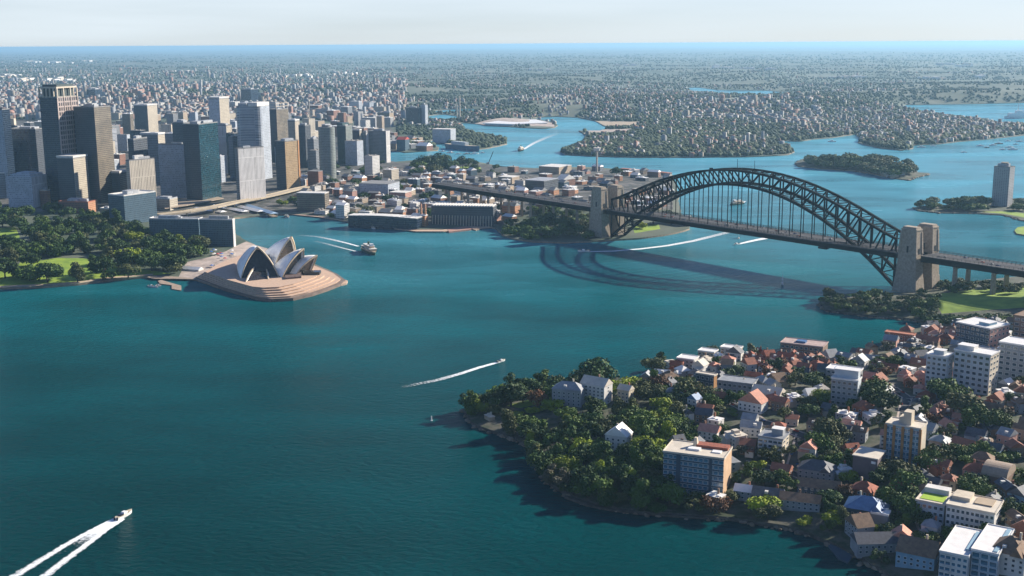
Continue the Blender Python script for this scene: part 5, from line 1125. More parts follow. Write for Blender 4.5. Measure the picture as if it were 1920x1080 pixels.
# far part of the headland by the pylon
for _ in range(200):
    px, py = tr.uniform(1545, 1760), tr.uniform(556, 612)
    if px < 1690 and py > 592: continue
    if try_tree(px, py, tr.uniform(7, 12), tr.choice(('dark', 'dark', 'olive', 'mid')), tr.choice(('round', 'wide')), 'trees round the headland pylon', 1, sp=.75): nt_ += 1
    if nt_ > 385: break
for _ in range(26):
    try_tree(tr.uniform(1765, 1915), tr.uniform(537, 552), tr.uniform(9, 14), tr.choice(('dark', 'mid', 'olive')), 'round', 'trees behind the pier lawn', .8, sp=.6)
for _ in range(60):
    try_tree(tr.uniform(1725, 1915), tr.uniform(598, 609), tr.uniform(7, 10), tr.choice(('dark', 'dark', 'mid')), 'round', 'trees below the pier lawn', .8, sp=.6)
# ---- trees of the garden by the hall
GG = 'trees in the waterside garden'; n0 = len(TREES); G_OPEN = [to_ground(P_(-60,440, 30,438, 38,455, 34,470, -60,472)), to_ground(P_(20,512, 60,500, 115,497, 165,497, 178,506, 280,512, 322,517, 300,519, 200,526, 120,532)), to_ground(P_(330,523, 350,500, 395,492, 425,478, 440,440, 500,470, 480,560))]
for px, py, sz, kd, sh, hs in ((195, 518, 26, 'dark', 'round', 1), (178, 512, 20, 'mid', 'tall', 1), (90, 530, 26, 'dark', 'round', 1), (245, 505, 24, 'dark', 'round', 1), (285, 508, 24, 'dark', 'wide', 1), (330, 508, 22, 'dark', 'round', 1), (60, 500, 22, 'dark', 'wide', 1), (110, 480, 28, 'dark', 'wide', .8), (30, 520, 12, 'mid', 'tall', 1.2)):
    try_tree(px, py, sz, kd, sh, GG, hs, force=True)
for _ in range(3600):
    if len(TREES) - n0 > 165: break
    px = tr.uniform(-15, 395); py = tr.uniform(398, 530); top = 398 if px < 225 else 424 + (px - 230) * .30
    if py < top or (px > 330 and py > 500): continue
    p = place(px, py)
    if any(in_poly(np.array([p[0]]), np.array([p[1]]), q)[0] for q in G_OPEN): continue
    try_tree(px, py, tr.uniform(13, 24), tr.choices(('dark', 'mid', 'olive', 'yellow'), (45, 30, 17, 5))[0], tr.choice(('round', 'wide', 'round', 'tall')), GG, tr.uniform(.8, 1.1), sp=.45)
# ---- trees of the old town: hill, point and streets
n0 = len(TREES)
for px, py, sz, kd in ((800, 318, 40, 'dark'), (825, 316, 44, 'dark'), (845, 322, 34, 'dark'), (785, 322, 30, 'mid'), (868, 315, 34, 'dark'), (815, 328, 30, 'olive'), (1000, 432, 26, 'dark'), (1030, 428, 30, 'dark'), (1060, 432, 26, 'dark'), (985, 440, 20, 'mid'), (1015, 445, 22, 'dark'), (1045, 446, 20, 'dark'), (1085, 440, 20, 'dark'), (1205, 428, 16, 'yellow'), (1225, 420, 26, 'dark'), (1250, 418, 26, 'dark'), (1190, 415, 20, 'dark'), (1170, 430, 14, 'olive'), (550, 380, 16, 'mid'), (565, 392, 18, 'dark'), (530, 385, 16, 'yellow'), (585, 388, 16, 'dark'), (672, 398, 18, 'olive'), (690, 402, 18, 'olive'), (1155, 330, 24, 'dark'), (870, 405, 16, 'dark'), (960, 425, 18, 'dark')):
    try_tree(px, py, sz, kd, 'round', 'trees of the old town', .8, force=True)
for _ in range(2500):
    if len(TREES) - n0 > 190: break
    r_ = tr.random()
    if r_ < .45: px, py = tr.uniform(940, 1110), tr.uniform(395, 450)
    elif r_ < .75: px, py = tr.uniform(560, 940), tr.uniform(308, 410)
    else: px, py = tr.uniform(770, 900), tr.uniform(306, 330)
    try_tree(px, py, tr.uniform(9, 18), tr.choice(('dark', 'dark', 'mid', 'olive')), 'round', 'trees of the old town', .85, sp=.6)
# ---- islands and the wooded point
for nm, n_, rx, ry, g_, s_ in (('goat', 60, (1500, 1706), (302, 333), 'trees on the long island', (22, 32)), ('blues', 34, (1722, 1930), (378, 396), 'trees on the wooded point', (15, 24))):
    n0 = len(TREES)
    for _ in range(600):
        if len(TREES) - n0 > n_: break
        px, py = tr.uniform(*rx), tr.uniform(*ry)
        if nm == 'blues' and 1855 < px < 1905: continue
        try_tree(px, py, tr.uniform(*s_), tr.choice(('dark', 'mid', 'dark', 'olive')), tr.choice(('round', 'wide')), g_, .75, sp=.45)
for _ in range(60):
    px, py = tr.uniform(1640, 1705), tr.uniform(322, 334); p = place(px, py)
    if p[2] > 1 and free(p[0], p[1], 8) and sum(1 for q in OCC if q[1] > 2600 and q[0] > 700) < 7:
        house(p[0], p[1], p[2], 16, 10, 5, .3, 'sand', 'cream', 'gable', 'sheds on the long island', 'pale gabled shed', wins=False, name='island_shed')
print('trees', len(TREES))
QUEUE.sort(key=lambda q: -q[3] / math.hypot(q[0], q[1]))
for q in QUEUE[:300]: tree_object(*q)
tail = QUEUE[300:]
for _ in range(700):                             # the headland carries on beyond the frame
    x, y = tr.uniform(330, 800), tr.uniform(420, 1330); z = zland(x, y)
    if z is None or proj(x, y, z)[0] < 1935 or not free(x, y, 4): continue
    tail.append((x, y, z, tr.uniform(9, 15), tr.choice(('dark', 'mid', 'olive')), 'round', '', 1.))
VS, FS, MI, off = [], [], [], 0; kinds = list(LEAF); rr_ = random.Random(3); cache = {}
for x, y, z, size, kind, shape, group, hs in tail:      # the smaller ones in view, as one mass
    cm, _t = get_tree(shape, kind, rr_.randrange(2))
    if cm.name not in cache:
        v_ = np.empty(len(cm.vertices) * 3, np.float32); cm.vertices.foreach_get('co', v_); cache[cm.name] = v_.reshape(-1, 3)
    v_ = cache[cm.name]; q4 = v_.reshape(-1, 4, 3); sel = np.arange(len(q4)) % 2 == 0; c4 = q4[sel].mean(1, keepdims=True); q4 = c4 + (q4[sel] - c4) * 1.5; v_ = q4.reshape(-1, 3)
    a_ = rr_.uniform(0, 6.28); c, s_ = math.cos(a_), math.sin(a_)
    VS.append(np.stack([x + size * (v_[:, 0] * c - v_[:, 1] * s_), y + size * (v_[:, 0] * s_ + v_[:, 1] * c), z - .3 + v_[:, 2] * size * hs], 1)); n_ = len(v_) // 4
    FS.append(np.arange(n_ * 4).reshape(n_, 4) + off); off += n_ * 4; MI.append(np.full(n_, kinds.index(kind)))
me = np_mesh('distant_trees', np.vstack(VS), np.vstack(FS), [LEAF[k] for k in kinds], np.concatenate(MI)); o = link('distant_trees', me); o['kind'] = 'stuff'; o['label'] = 'smaller trees massed on the islands, in the town and behind the front rows'
del VS, FS

# ---------------------------------------------------------------- far suburbs (nobody could count them)
nr = np.random.default_rng(4)
def scatter(n, seed, px=(-60, 1980), py=(99, 300), power=1.0, clear=True):
    r = np.random.default_rng(seed); out = []
    PX = r.uniform(*px, n); PY = py[0] + (py[1] - py[0]) * r.uniform(0, 1, n) ** power
    XY = np.array([g(a, b_) for a, b_ in zip(PX, PY)]); X, Y = XY[:, 0], XY[:, 1]
    k = in_poly(X, Y, MAIN)
    for h in HOLES: k &= ~in_poly(X, Y, h)
    if clear: k &= ~((PX < 745) & (PY > 232)) & (Y > 2750)
    for q in OPENS: k &= ~in_poly(X, Y, q)
    X, Y, PX, PY = X[k], Y[k], PX[k], PY[k]
    d = dist_poly(X, Y, [MAIN] + HOLES); Z = np.array([hterr(a, b_, c, 'main') for a, b_, c in zip(X, Y, d)]); k = d > 6
    return X[k], Y[k], Z[k], PX[k], PY[k]
OPENS = [to_ground(P_(870,235, 920,229, 980,228, 1020,229, 1038,233, 1040,239, 960,238)), to_ground(P_(1095,252, 1100,246, 1140,244, 1190,246, 1180,256, 1120,256)), to_ground(P_(1115,228, 1200,234, 1205,243, 1145,241))]
ico = bmesh.new(); bmesh.ops.create_icosphere(ico, subdivisions=1, radius=1); IV = np.array([v_.co[:] for v_ in ico.verts]); IF = np.array([[v_.index for v_ in f.verts] for f in ico.faces]); ico.free()
IV = IV[:, :]; keep = IV[:, 2] > -.6
def woods(name, n, seed, rng, mt, label, size, **k):
    X, Y, Z, PX, PY = scatter(n, seed, **k); r = np.random.default_rng(seed + 1); m_ = np.hypot(X, Y) / FPX
    dens = np.array([noise.noise((a / 420, b_ / 420, 5)) + .5 * noise.noise((a / 130, b_ / 130, 9)) for a, b_ in zip(X, Y)]); kk = dens > rng
    X, Y, Z, m_ = X[kk], Y[kk], Z[kk], m_[kk]; nn = len(X); s = np.maximum(r.uniform(*size, nn), m_ * r.uniform(.8, 1.9, nn)); hz_ = np.minimum(s, r.uniform(8, 15, nn))
    J = r.uniform(.5, 1.4, (nn, len(IV), 1)); V = IV[None] * J; V = V * np.stack([s, s, hz_], 1)[:, None, :] + np.stack([X, Y, Z + hz_ * .45], 1)[:, None, :]
    F = IF[None] + (np.arange(nn) * len(IV))[:, None, None]; me = np_mesh(name, V.reshape(-1, 3), F.reshape(-1, 3), mt); o = link(name, me); o['kind'] = 'stuff'; o['label'] = label; return o
fw = mat('far woodland', (.014, .032, .016), .9, .3, .0018, col2=(.065, .09, .04), lo=.3, hi=.7, detail=10)
woods('distant_woods', 80000, 2, -.22, fw, 'dark tree cover spread over the far suburbs and shores', (5, 9), py=(103, 298), power=.9)
woods('shore_woods', 8500, 12, -.9, fw, 'dense trees along the shores of the far peninsula', (5, 9), px=(1045, 1925), py=(215, 297), power=.55)
def boxes(name, n, seed, mats, label, size, rng=-9, hgt=(4, 8), **k):
    X, Y, Z, PX, PY = scatter(n, seed, **k); r = np.random.default_rng(seed + 5)
    dens = np.array([noise.noise((a / 1100, b_ / 1100, 15)) + .6 * noise.noise((a / 200, b_ / 200, 19)) + .05 * (1 - math.hypot(a, b_) / 6000) for a, b_ in zip(X, Y)]); kk = dens > rng; X, Y, Z = X[kk], Y[kk], Z[kk]
    nn = len(X); m_ = np.hypot(X, Y) / FPX; a = np.maximum(r.uniform(*size, nn), m_ * r.uniform(.5, 1.7, nn)) / 2; b_ = a * r.uniform(.5, .9, nn); h = r.uniform(*hgt, nn) * np.where(r.random(nn) < .06, 2.2, 1) + 3; th = r.uniform(0, math.pi, nn); rf_ = np.minimum(b_ * .55, 3.5) * (r.random(nn) < (.8 if size[0] < 12 else .25))
    T_ = np.array([(-1, -1, 0, 0), (1, -1, 0, 0), (1, 1, 0, 0), (-1, 1, 0, 0), (-1, -1, 1, 0), (1, -1, 1, 0), (1, 1, 1, 0), (-1, 1, 1, 0), (-1, 0, 1, 1), (1, 0, 1, 1)], float)
    lx, ly = T_[None, :, 0] * a[:, None], T_[None, :, 1] * b_[:, None]; c, s = np.cos(th)[:, None], np.sin(th)[:, None]
    V = np.stack([X[:, None] + lx * c - ly * s, Y[:, None] + lx * s + ly * c, Z[:, None] + T_[None, :, 2] * h[:, None] + T_[None, :, 3] * rf_[:, None]], 2)
    FQ = np.array([(0, 1, 5), (0, 5, 4), (1, 2, 6), (1, 6, 5), (2, 3, 7), (2, 7, 6), (3, 0, 4), (3, 4, 7), (4, 5, 9), (4, 9, 8), (6, 7, 8), (6, 8, 9), (5, 6, 9), (7, 4, 8)])
    F = FQ[None] + (np.arange(nn) * 10)[:, None, None]; wm_ = r.integers(0, 4, nn); rm_ = r.choice([4, 5, 5, 6, 6, 7, 7], nn); mi = np.stack([wm_] * 8 + [rm_] * 4 + [wm_] * 2, 1)
    me = np_mesh(name, V.reshape(-1, 3), F.reshape(-1, 3), mats, mi.ravel()); o = link(name, me); o['kind'] = 'stuff'; o['label'] = label; return o
dm_ = lambda n_, c_: mat('far ' + n_, c_, .9, .25, .004)
fm_ = [dm_('white walls', (.33, .32, .30)), dm_('cream walls', (.25, .22, .18)), plain['grey'], dm_('pink walls', (.26, .16, .13)), dm_('white roofs', (.40, .39, .37)), roofg, dm_('tiled roofs', (.26, .13, .09)), ROOF['slate']]
boxes('distant_houses', 21000, 31, fm_, 'countless small houses sprinkled through the far suburbs', (8, 15), .05, py=(108, 298), power=.8)
boxes('distant_town', 6000, 41, fm_, 'dense pale buildings behind the business district', (12, 28), -.4, (6, 20), px=(-60, 760), py=(118, 232), power=.55)
sh = MB(); sr = random.Random(6)
for px, py, n_, w_ in ((1340, 131, 9, 9), (1366, 134, 8, 9), (1402, 137, 9, 12), (1442, 139, 7, 12), (1575, 151, 7, 22), (1612, 151, 6, 16), (1742, 152, 8, 26), (1830, 151, 4, 10), (1790, 126, 8, 40), (62, 119, 8, 16), (112, 121, 9, 22), (165, 118, 5, 12), (20, 148, 12, 18), (44, 156, 9, 18), (120, 156, 7, 30), (1170, 128, 4, 20), (1010, 136, 6, 26), (640, 145, 9, 30), (560, 150, 8, 30), (330, 142, 6, 24)):
    for _ in range(n_):
        x, y = g(px + sr.uniform(-w_, w_), py + sr.uniform(-1.3, 1.3)); k_ = mpp(x, y); a_, b_ = k_ * sr.uniform(1.2, 4.5), k_ * sr.uniform(4, 14); z_ = zland(x, y)
        if z_ is not None: sh.box(x - a_, x + a_, y - b_, y + b_, z_ - 2, z_ + sr.uniform(12, 24), sr.choice((0, 0, 1)))
o = sh.build('distant_sheds', [roofw, cream]); o['kind'] = 'stuff'; o['label'] = 'clusters of long white sheds scattered far out in the suburbs'
boxes('shore_houses', 850, 53, fm_, 'pale houses half buried in trees along the far peninsula', (8, 14), -9, (8, 13), px=(1050, 1915), py=(200, 294))
boxes('distant_terraces', 500, 47, fm_, 'white hillside terraces in the middle of the far suburbs', (14, 26), -.3, (6, 14), px=(1280, 1540), py=(193, 238)) 
# ---------------------------------------------------------------- boats and their wakes
hullw = mat('white hull', (.78, .77, .74), .35, .06, .3); hullg = mat('green hull', (.05, .10, .06), .5, .2, .3); deckc = mat('cream deck', (.50, .42, .30), .7, .15, .4); darkg = mat('dark cabin glass', (.015, .018, .022), .15, .3, .4)
fm = bpy.data.materials.new('foam'); fm.use_nodes = True; nt = fm.node_tree; b = nt.nodes['Principled BSDF']; b.inputs['Base Color'].default_value = (.78, .82, .83, 1); b.inputs['Roughness'].default_value = .8
t = N(nt, 'ShaderNodeTexCoord'); n = N(nt, 'ShaderNodeTexNoise'); n.inputs['Scale'].default_value = .42; n.inputs['Detail'].default_value = 6; n.inputs['Roughness'].default_value = .7
at = N(nt, 'ShaderNodeAttribute', attribute_name='foam'); ma = N(nt, 'ShaderNodeMath', operation='ADD'); mr = N(nt, 'ShaderNodeMapRange'); mr.inputs[1].default_value = 1.0; mr.inputs[2].default_value = 1.42
lk = nt.links.new; lk(t.outputs['Object'], n.inputs['Vector']); lk(n.outputs['Fac'], ma.inputs[0]); lk(at.outputs['Fac'], ma.inputs[1]); lk(ma.outputs[0], mr.inputs[0]); lk(mr.outputs[0], b.inputs['Alpha'])
def wake(path, w0, w1, label, dens=(1., .3), arms=False, spread=1., z=.25):
    """foam sheet on the water: path from the stern backwards (pixels), half widths in metres, foam amount at both ends"""
    q = [Vector(g(*p)) for p in path]; L = [0]
    for a_, b_ in zip(q, q[1:]): L.append(L[-1] + (b_ - a_).length)
    n = max(12, int(L[-1] / 3)); vs, fs, fo = [], [], []; K = 13; r = random.Random(int(L[-1]))
    for i in range(n + 1):
        s = L[-1] * i / n; j = max(k for k in range(len(L)) if L[k] <= s + 1e-6); j = min(j, len(q) - 2); f = (s - L[j]) / (L[j + 1] - L[j]); P = q[j].lerp(q[j + 1], f)
        d = (q[j + 1] - q[j]).normalized() if f < .5 or j + 2 >= len(q) else ((q[j + 1] - q[j]).normalized() + (q[j + 2] - q[j + 1]).normalized()).normalized(); nn = Vector((-d.y, d.x)); w_ = (w0 + (w1 - w0) * (i / n) ** spread) * (1 + r.uniform(-.08, .08))
        dd = dens[0] + (dens[1] - dens[0]) * (i / n)
        for k in range(K):
            u_ = k / (K - 1) * 2 - 1; p_ = P + nn * (u_ * w_); vs.append((p_.x - q[0].x, p_.y - q[0].y, 0)); e_ = 1 - abs(u_)
            fo.append(dd * ((1 if abs(u_) > .45 else max(.0, 1 - i / n * 2.6) * .9 + .42) if arms else (1 if abs(u_) < .8 else .75)) * (.1 if k in (0, K - 1) else .72 if k in (1, K - 2) else 1))
    for i in range(n):
        for k in range(K - 1): a_ = i * K + k; fs.append((a_, a_ + 1, a_ + K + 1, a_ + K))
    me = bpy.data.meshes.new('wake'); me.from_pydata(vs, [], fs); me.materials.append(fm); at_ = me.attributes.new('foam', 'FLOAT', 'POINT'); at_.data.foreach_set('value', fo); me.update()
    o = link('wake_foam', me, loc=(q[0].x, q[0].y, z)); o['kind'] = 'stuff'; o['label'] = label; return o
def hull(L, W_, H, mt, par, sheer=.25, name='hull', dk=None):
    m = MB(); st = [(-.5, .86, .0), (-.25, 1, .0), (.05, 1, .03), (.3, .72, .12), (.43, .36, .22), (.5, .02, .3)]; vs = []
    for t_, w_, r_ in st:
        x_ = t_ * L; z1 = H * (1 + r_ * sheer * 3); vs += [(x_ * .96, -W_ / 2 * w_ * .72, -.6), (x_, -W_ / 2 * w_, z1), (x_, W_ / 2 * w_, z1), (x_ * .96, W_ / 2 * w_ * .72, -.6)]
    fs = []
    for i in range(len(st) - 1):
        a_ = i * 4; fs += [(a_, a_ + 4, a_ + 5, a_ + 1), (a_ + 2, a_ + 6, a_ + 7, a_ + 3), (a_ + 3, a_ + 7, a_ + 4, a_)]
    fs.append((0, 1, 2, 3)); m.add(vs, fs, 0); m.add(vs, [(i * 4 + 1, i * 4 + 5, i * 4 + 6, i * 4 + 2) for i in range(len(st) - 1)], 1)
    return m.build(name, [mt, dk or deckc], par)
def heading(a_, b_): p, q = Vector(g(*a_)), Vector(g(*b_)); return math.atan2((q - p).y, (q - p).x)
def speedboat(px, to, L, label, cat='speedboat', col=None, group=None, frm=None):
    x, y = g(*px); rz = heading(px, to); e = empty(cat.replace(' ', '_'), (x, y, .3), rz); tag(e, label, cat, group)
    hull(L, L * .3, L * .11, col or hullw, e); m = MB(); m.frus((-L * .12, L * .2, -L * .1, L * .1), (-L * .08, L * .1, -L * .08, L * .08), L * .11, L * .2); m.build('cabin', hullw, e)
    m = MB(); m.frus((L * .101, L * .21, -L * .1, L * .1), (L * .09, L * .115, -L * .08, L * .08), L * .115, L * .19); m.build('windscreen', darkg, e); m = MB(); m.box(-L * .3, -L * .14, -L * .1, L * .1, L * .11, L * .15); m.build('seats', darkg, e)
    m = MB()
    for s_ in (-1, 1): m.box(-L * .55, -L * .49, s_ * L * .07 - .3, s_ * L * .07 + .3, 0, L * .14)
    m.build('outboard', darkg, e); return e
def ferry(px, to, L, label, hullm, group=None, name='ferry'):
    x, y = g(*px); e = empty(name, (x, y, .2), heading(px, to)); tag(e, label, 'ferry', group); W_ = L * .24
    hull(L, W_, L * .075, hullm, e); MB().box(-L * .42, L * .34, -W_ * .42, W_ * .42, L * .075, L * .15).build('lower_deck', mat('ferry cream', (.55, .42, .28), .6, .12, .3), e)
    for s_ in (-1, 1): MB().box(-L * .38, L * .3, s_ * W_ * .43 - .1, s_ * W_ * .43 + .1, L * .1, L * .135).build('window_strip', darkg, e)
    MB().box(-L * .44, L * .36, -W_ * .46, W_ * .46, L * .151, L * .16).build('upper_deck', roofw, e); MB().box(-L * .3, L * .2, -W_ * .32, W_ * .32, L * .161, L * .22).build('upper_cabin', MATS['ferry cream'], e)
    MB().box(L * .12, L * .24, -W_ * .2, W_ * .2, L * .222, L * .28).build('wheelhouse', hullw, e); MB().box(-L * .34, L * .25, -W_ * .36, W_ * .36, L * .2205, L * .2215).build('awning', roofw, e)
    MB().cyl(-L * .08, 0, L * .03, L * .222, L * .31, 12).build('funnel', hullg, e); MB().bar((L * .05, 0, L * .22), (L * .05, 0, L * .38), .4).build('mast', plant, e); return e
def sailboat(px, h, label, group=None, heel=.1, sails=True):
    x, y = g(*px); e = empty('sailing_boat', (x, y, .1), R(78)); tag(e, label, 'sailing boat', group); L = h * .75; hull(L, L * .28, L * .09, hullw, e)
    MB().bar((L * .05, 0, L * .1), (L * .05, 0, h), .22).build('mast', plant, e); MB().box(-L * .2, L * .12, -L * .08, L * .08, L * .09, L * .15).build('cabin', hullw, e)
    if sails:
        m = MB(); m.add([(L * .04, .0, L * .2), (-L * .42, -.5, L * .2), (L * .04, 0, h * .98), (L * .04, .12, L * .2), (-L * .42, -.38, L * .2), (L * .04, .12, h * .98)], [(0, 1, 2), (5, 4, 3), (0, 3, 4, 1), (1, 4, 5, 2), (2, 5, 3, 0)]); m.build('mainsail', white, e)
        m = MB(); m.add([(L * .1, 0, L * .15), (L * .48, .3, L * .15), (L * .08, 0, h * .85), (L * .1, .12, L * .15), (L * .48, .42, L * .15), (L * .08, .12, h * .85)], [(2, 1, 0), (3, 4, 5), (0, 1, 4, 3), (1, 2, 5, 4), (2, 0, 3, 5)]); m.build('jib', white, e)
    return e
speedboat((233, 968), (275, 945), 16, 'white speedboat racing away from the bottom left corner', 'speedboat')
wake([(226, 972), (190, 992), (140, 1024), (95, 1054), (40, 1092), (-10, 1130)], 4.5, 17, 'white V shaped wake behind the speedboat in the bottom corner', (1.15, .78), True, .8)
speedboat((940, 678), (975, 668), 11, 'small white speedboat left of the wooded point', 'speedboat')
wake([(936, 679), (900, 689), (860, 702), (820, 713), (785, 720), (755, 726)], 2.4, 5, 'straight white wake left of the wooded point', (1.1, .5), False, .6)
speedboat((1094, 472), (1060, 473), 18, 'motor boat leaving a long curved wake by the near pylon', 'motor boat', hullw)
wake([(1100, 472), (1150, 471), (1200, 467), (1250, 461), (1300, 452), (1340, 442), (1380, 432)], 3, 9, 'long curved white wake running under the bridge', (1.1, .62), False, .7)
speedboat((1381, 459), (1360, 463), 14, 'small boat with a short thick wake under the bridge', 'motor boat', hullw)
wake([(1384, 458), (1410, 452), (1440, 446), (1462, 442)], 3.5, 9, 'short thick white wake just below the bridge deck', (1.2, 1.0), False, .8)
ferry((693, 474), (718, 486), 54, 'cream and green ferry crossing in front of the cove', hullg, 'ferries on the harbour')
wake([(672, 462), (650, 456), (625, 450), (596, 444), (560, 441)], 3, 7, 'upper pale wake trailing the cream and green ferry', (.95, .5), False); wake([(670, 472), (645, 466), (615, 458), (590, 452)], 2.5, 5, 'lower pale wake trailing the cream and green ferry', (.85, .5), False)
ferry((1381, 384), (1365, 386), 38, 'white topped ferry seen between the hangers of the bridge', hullg, 'ferries on the harbour'); wake([(1386, 381), (1392, 377)], 9, 12, 'white spray behind the ferry between the bridge hangers', (1., .7))
ferry((976, 283), (966, 287), 52, 'dark ferry heading out of the far inlet', steel, 'ferries on the harbour'); wake([(982, 280), (1000, 269), (1020, 260), (1045, 250)], 6, 16, 'pale wake fading behind the ferry in the far inlet', (.9, .5))
ferry((696, 428), (712, 431), 26, 'small white ferry close to the dark glass terminal', hullw, 'ferries on the harbour'); ferry((538, 408), (552, 412), 20, 'small white ferry leaving the wharves', hullw, 'ferries on the harbour'); ferry((500, 405), (512, 410), 24, 'white ferry berthed at the end of the wharves', hullw, 'ferries on the harbour')
sailboat((1385, 447), 14, 'tiny white sailing boat just under the bridge deck'); sailboat((1467, 532), 17, 'white sailing boat between the bridge and the headland'); sailboat((692, 422), 34, 'tall masted yacht moored by the dark glass terminal', sails=False)
e = empty('channel_marker', (*g(809, 789), 0)); tag(e, 'thin white marker pole standing in open water left of the point', 'marker'); MB().cyl(0, 0, .6, -1, 4.2, 8, .35).build('pole', white, e); MB().cyl(0, 0, .9, -.3, .5, 10).build('float', hullw, e)
for i, (px, py, L) in enumerate(((284, 538, 13), (292, 539, 11), (298, 536, 10))): speedboat((px, py), (px + 10, py + 2), L, ('leftmost of the three white cruisers moored by the pontoon', 'middle one of the three white cruisers moored by the pontoon', 'rightmost of the three white cruisers moored by the pontoon')[i], 'cruiser', hullw, 'cruisers moored by the pontoon')
# ships and moored boats far up the harbour
e = empty('ship', (*g(1908, 222), 0), .1); tag(e, 'large white ship with a tall mast at the right edge', 'ship'); k = hull(110, 22, 9, hullw, e); MB().box(-40, 30, -9, 9, 9, 22).build('superstructure', white, e); MB().box(-10, 22, -7, 7, 22, 32).build('bridge_deck', white, e); MB().bar((0, 0, 30), (0, 0, 62), 3).build('mast', white, e)
mr_ = random.Random(9)
spots = [(1838, 274), (1850, 277), (1862, 273), (1873, 270), (1880, 281), (1893, 277), (1905, 271), (1912, 266), (1890, 265), (1899, 281), (1700, 281.5), (1728, 276.5), (1750, 274), (1808, 286), (830, 285), (845, 287), (860, 289), (875, 289), (890, 289), (905, 287), (1560, 266)]
for px, py in spots:
    x, y = g(px, py); L = mr_.uniform(16, 30); e = empty('moored_boat', (x, y, 0), mr_.uniform(-.4, .4)); hull(L, L * .28, L * .1, hullw if mr_.random() < .7 else steel, e); MB().box(-L * .2, L * .15, -L * .09, L * .09, L * .1, L * .22).build('cabin', hullw, e)
    if mr_.random() < .4: MB().bar((0, 0, L * .1), (0, 0, L * .9), .4).build('mast', plant, e)
    auto(e, 'white moored boat', 'boat', 'boats moored up the harbour', (x, y, 3))
# far wharves: navy ship side at the inlet
e = empty('moored_ship', (*g(868, 281), 0), heading((815, 268), (935, 281))); tag(e, 'long dark blue ship moored along the far finger wharf', 'ship'); hull(170, 20, 14, mat('navy hull', (.04, .12, .20), .5, .15, .1), e); MB().box(-50, 20, -7, 7, 14, 24).build('superstructure', plain['pale'], e)
block(845, 268, 34, 10, 243, 'pale', 'grey boxy building on the far finger wharf', 25, roofw, group='far wharf buildings'); block(760, 283, 16, 8, 262, 'bluew', 'small blue shed with a red roof on the far wharf', 25, mat('bright red roof', (.45, .07, .05), .7, .1, .2), gable=True, group='far wharf buildings')
m = MB()
e = empty('white_marquee_roof', (*g(980, 236), 2)); tag(e, 'low wide white roof on the pale spit of reclaimed land', 'pavilion')
q = [Vector(g(*p)) - Vector(g(980, 236)) for p in ((905, 236), (945, 230), (1005, 229), (1028, 235), (960, 238))]; m.prism([(a_.x, a_.y) for a_ in q], 6, 9); m.build('roof', white, e); m = MB(); m.prism([(a_.x * .94, a_.y * .94) for a_ in q], 0, 6); m.build('wall', plain['pale'], e)
# low stone ledge and timber wharf on the near corner of the point
slab_px('sea_path', P_(1062,930, 1110,944, 1160,955, 1260,965, 1370,974, 1368,978, 1255,971, 1150,961, 1100,951, 1058,936), .5, 1.9, darkwall, st=True); slab_px('boat_ramp', P_(1550,1022, 1570,1016, 1605,1035, 1590,1058, 1572,1050), -.5, 1.2, plain['slateblue'], 'faint blue grey boat ramp beside the lower sea wall', 'boat ramp')
slab_px('low_stone_ledge', P_(1674,632, 1700,621, 1712,626, 1690,636), -.5, 1.8, stone, 'small pale stone groyne in the back bay', 'groyne')
e = empty('blue_awning', (*g(915, 777), 6)); tag(e, 'bright blue strip awning lying on the tip of the point', 'awning'); MB().box(-7, 7, -1.6, 1.6, 0, .6).build('canopy', mat('bright blue canvas', (.02, .12, .55), .6, .1, .2), e); e.rotation_euler = (0, 0, -.5); zz = zland(e.location.x, e.location.y) or 3; e.location.z = zz + 2.2
m = MB()
for a_ in (-6, 6):
    for c_ in (-1.3, 1.3): m.bar((a_, c_, -2.5), (a_, c_, 0), .2)
m.build('posts', plant, e)

# boulders along the foot of the headland and the islands (nobody could count them)
r = np.random.default_rng(8); PT = []
for poly, st, sz in ((NORTH, 3.2, (1., 3.2)), (GOAT, 7, (2, 5)), (BLUES, 5, (1.5, 4))):
    n = len(poly)
    for i in range(n):
        a_, b_ = poly[i], poly[(i + 1) % n]; L = math.dist(a_, b_); px = proj(*a_, 0)[0]
        if a_[1] < 500 or not 750 < px < 2100 or L > 400: continue
        for k in range(int(L / st)): t = r.random(); PT.append((a_[0] + (b_[0] - a_[0]) * t + r.normal(0, 1.6), a_[1] + (b_[1] - a_[1]) * t + r.normal(0, 1.6), r.uniform(-.4, 1.0), r.uniform(*sz)))
PT = np.array(PT); nn = len(PT); V = IV[None] * r.uniform(.6, 1.3, (nn, len(IV), 1)) * PT[:, None, 3:4] * np.array([1, 1, .6]) + PT[:, None, :3]; F = IF[None] + (np.arange(nn) * len(IV))[:, None, None]
me = np_mesh('shore_rocks', V.reshape(-1, 3), F.reshape(-1, 3), mat('shore sandstone', (.09, .075, .055), .9, .3, .1, col2=(.26, .21, .15))); o = link('shore_rocks', me); o['kind'] = 'stuff'; o['label'] = 'broken brown sandstone boulders along the foot of the headland'

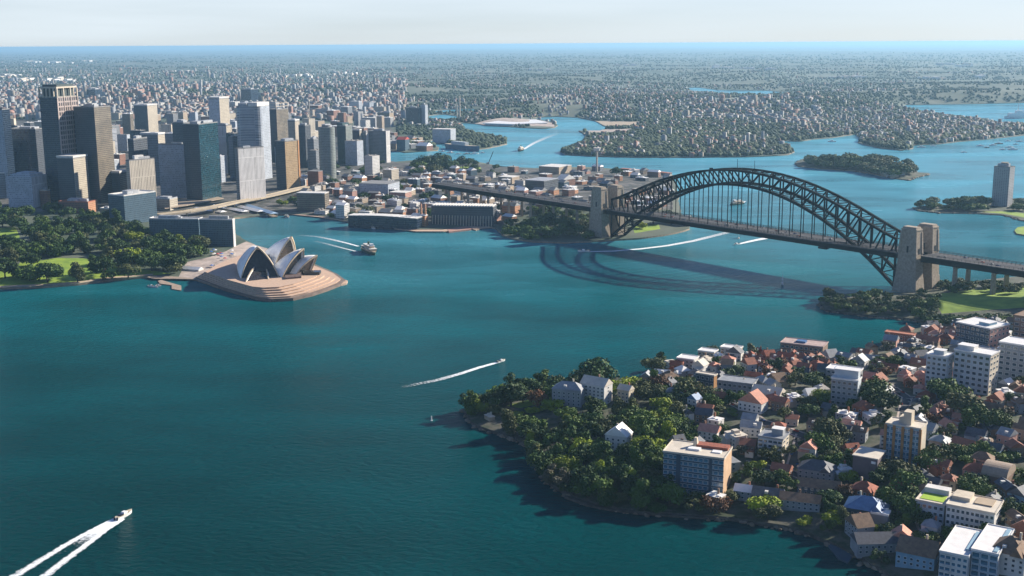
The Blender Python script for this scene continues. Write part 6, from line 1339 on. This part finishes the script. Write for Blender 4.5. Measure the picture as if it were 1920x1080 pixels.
# ---------------------------------------------------------------- descriptions that say which one
def finish():
    from collections import defaultdict
    num = ['first', 'second', 'third', 'fourth', 'fifth', 'sixth', 'seventh', 'eighth', 'ninth', 'tenth', 'eleventh', 'twelfth', 'thirteenth', 'fourteenth', 'fifteenth', 'sixteenth', 'seventeenth', 'eighteenth', 'nineteenth', 'twentieth']
    def rel(px, py, L):
        dx, dy = px - L[0], (py - L[1]); far = math.hypot(dx, dy) > 75
        if abs(dx) > abs(dy) * 1.3: s = 'right of' if dx > 0 else 'left of'
        else: s = 'in front of' if dy > 0 else 'behind'
        return ('well ' if far and 'of' in s and 'front' not in s else 'far ' if far else '') + s
    by = defaultdict(list)
    for o, look, (px, py, f) in REG:
        L = min(LAND, key=lambda l: (l[0] - px) ** 2 + 2.2 * (l[1] - py) ** 2); by[(look, o.get('category'))].append((o, px, py, L))
    for (look, cat), it in by.items():
        if len(it) == 1:
            o, px, py, L = it[0]; o['label'] = look if len(look.split()) > 7 else look + ' ' + rel(px, py, L) + ' ' + L[2]; continue
        sub_ = defaultdict(list)
        for t_ in it: sub_[look + ' ' + rel(t_[1], t_[2], t_[3]) + ' ' + t_[3][2]].append(t_)
        for base, xs in sub_.items():
            if len(xs) == 1: xs[0][0]['label'] = base; continue
            xs.sort(key=lambda t_: t_[1])
            for i, t_ in enumerate(xs):
                w = 'leftmost' if i == 0 else 'rightmost' if i == len(xs) - 1 else num[i] + ' from left' if i < 20 else '%dth from left' % (i + 1)
                t_[0]['label'] = w + ', ' + base
    for o, *_ in REG:
        w = o['label'].split()
        t_ = o['label']
        for a_, b_ in (('old town building', 'town building'), ('far in front of', 'in front of'), ('far behind', 'behind'), ('well left of', 'left of'), ('well right of', 'right of'), ('with ', ''), ('the ', '')):
            if len(t_.split()) <= 16: break
            t_ = t_.replace(a_, b_)
        o['label'] = t_; w = t_.split()
        if len(w) > 16: print('long label', t_)
    seen = defaultdict(int)
    for o in S.objects:
        if o.get('label') and o.get('category'): seen[o['label']] += 1
    print('labels', len(seen), 'shared', sum(1 for v_ in seen.values() if v_ > 1), [k for k, v_ in seen.items() if v_ > 1][:6])
finish()
# ---------------------------------------------------------------- haze
hz = MB().box(-71000, 71000, -3200, 122000, -3, 313)
hm = bpy.data.materials.new('haze air'); hm.use_nodes = True; nt = hm.node_tree; nt.nodes.clear()
o_ = nt.nodes.new('ShaderNodeOutputMaterial'); pv = nt.nodes.new('ShaderNodeVolumePrincipled'); nt.links.new(pv.outputs[0], o_.inputs['Volume'])
pv.inputs['Color'].default_value = (.42, .74, 1, 1); pv.inputs['Density'].default_value = 3.3e-5; pv.inputs['Anisotropy'].default_value = .25
ho = hz.build('haze', hm); ho['kind'] = 'stuff'; ho['label'] = 'pale blue haze lying over the harbour and the far suburbs'
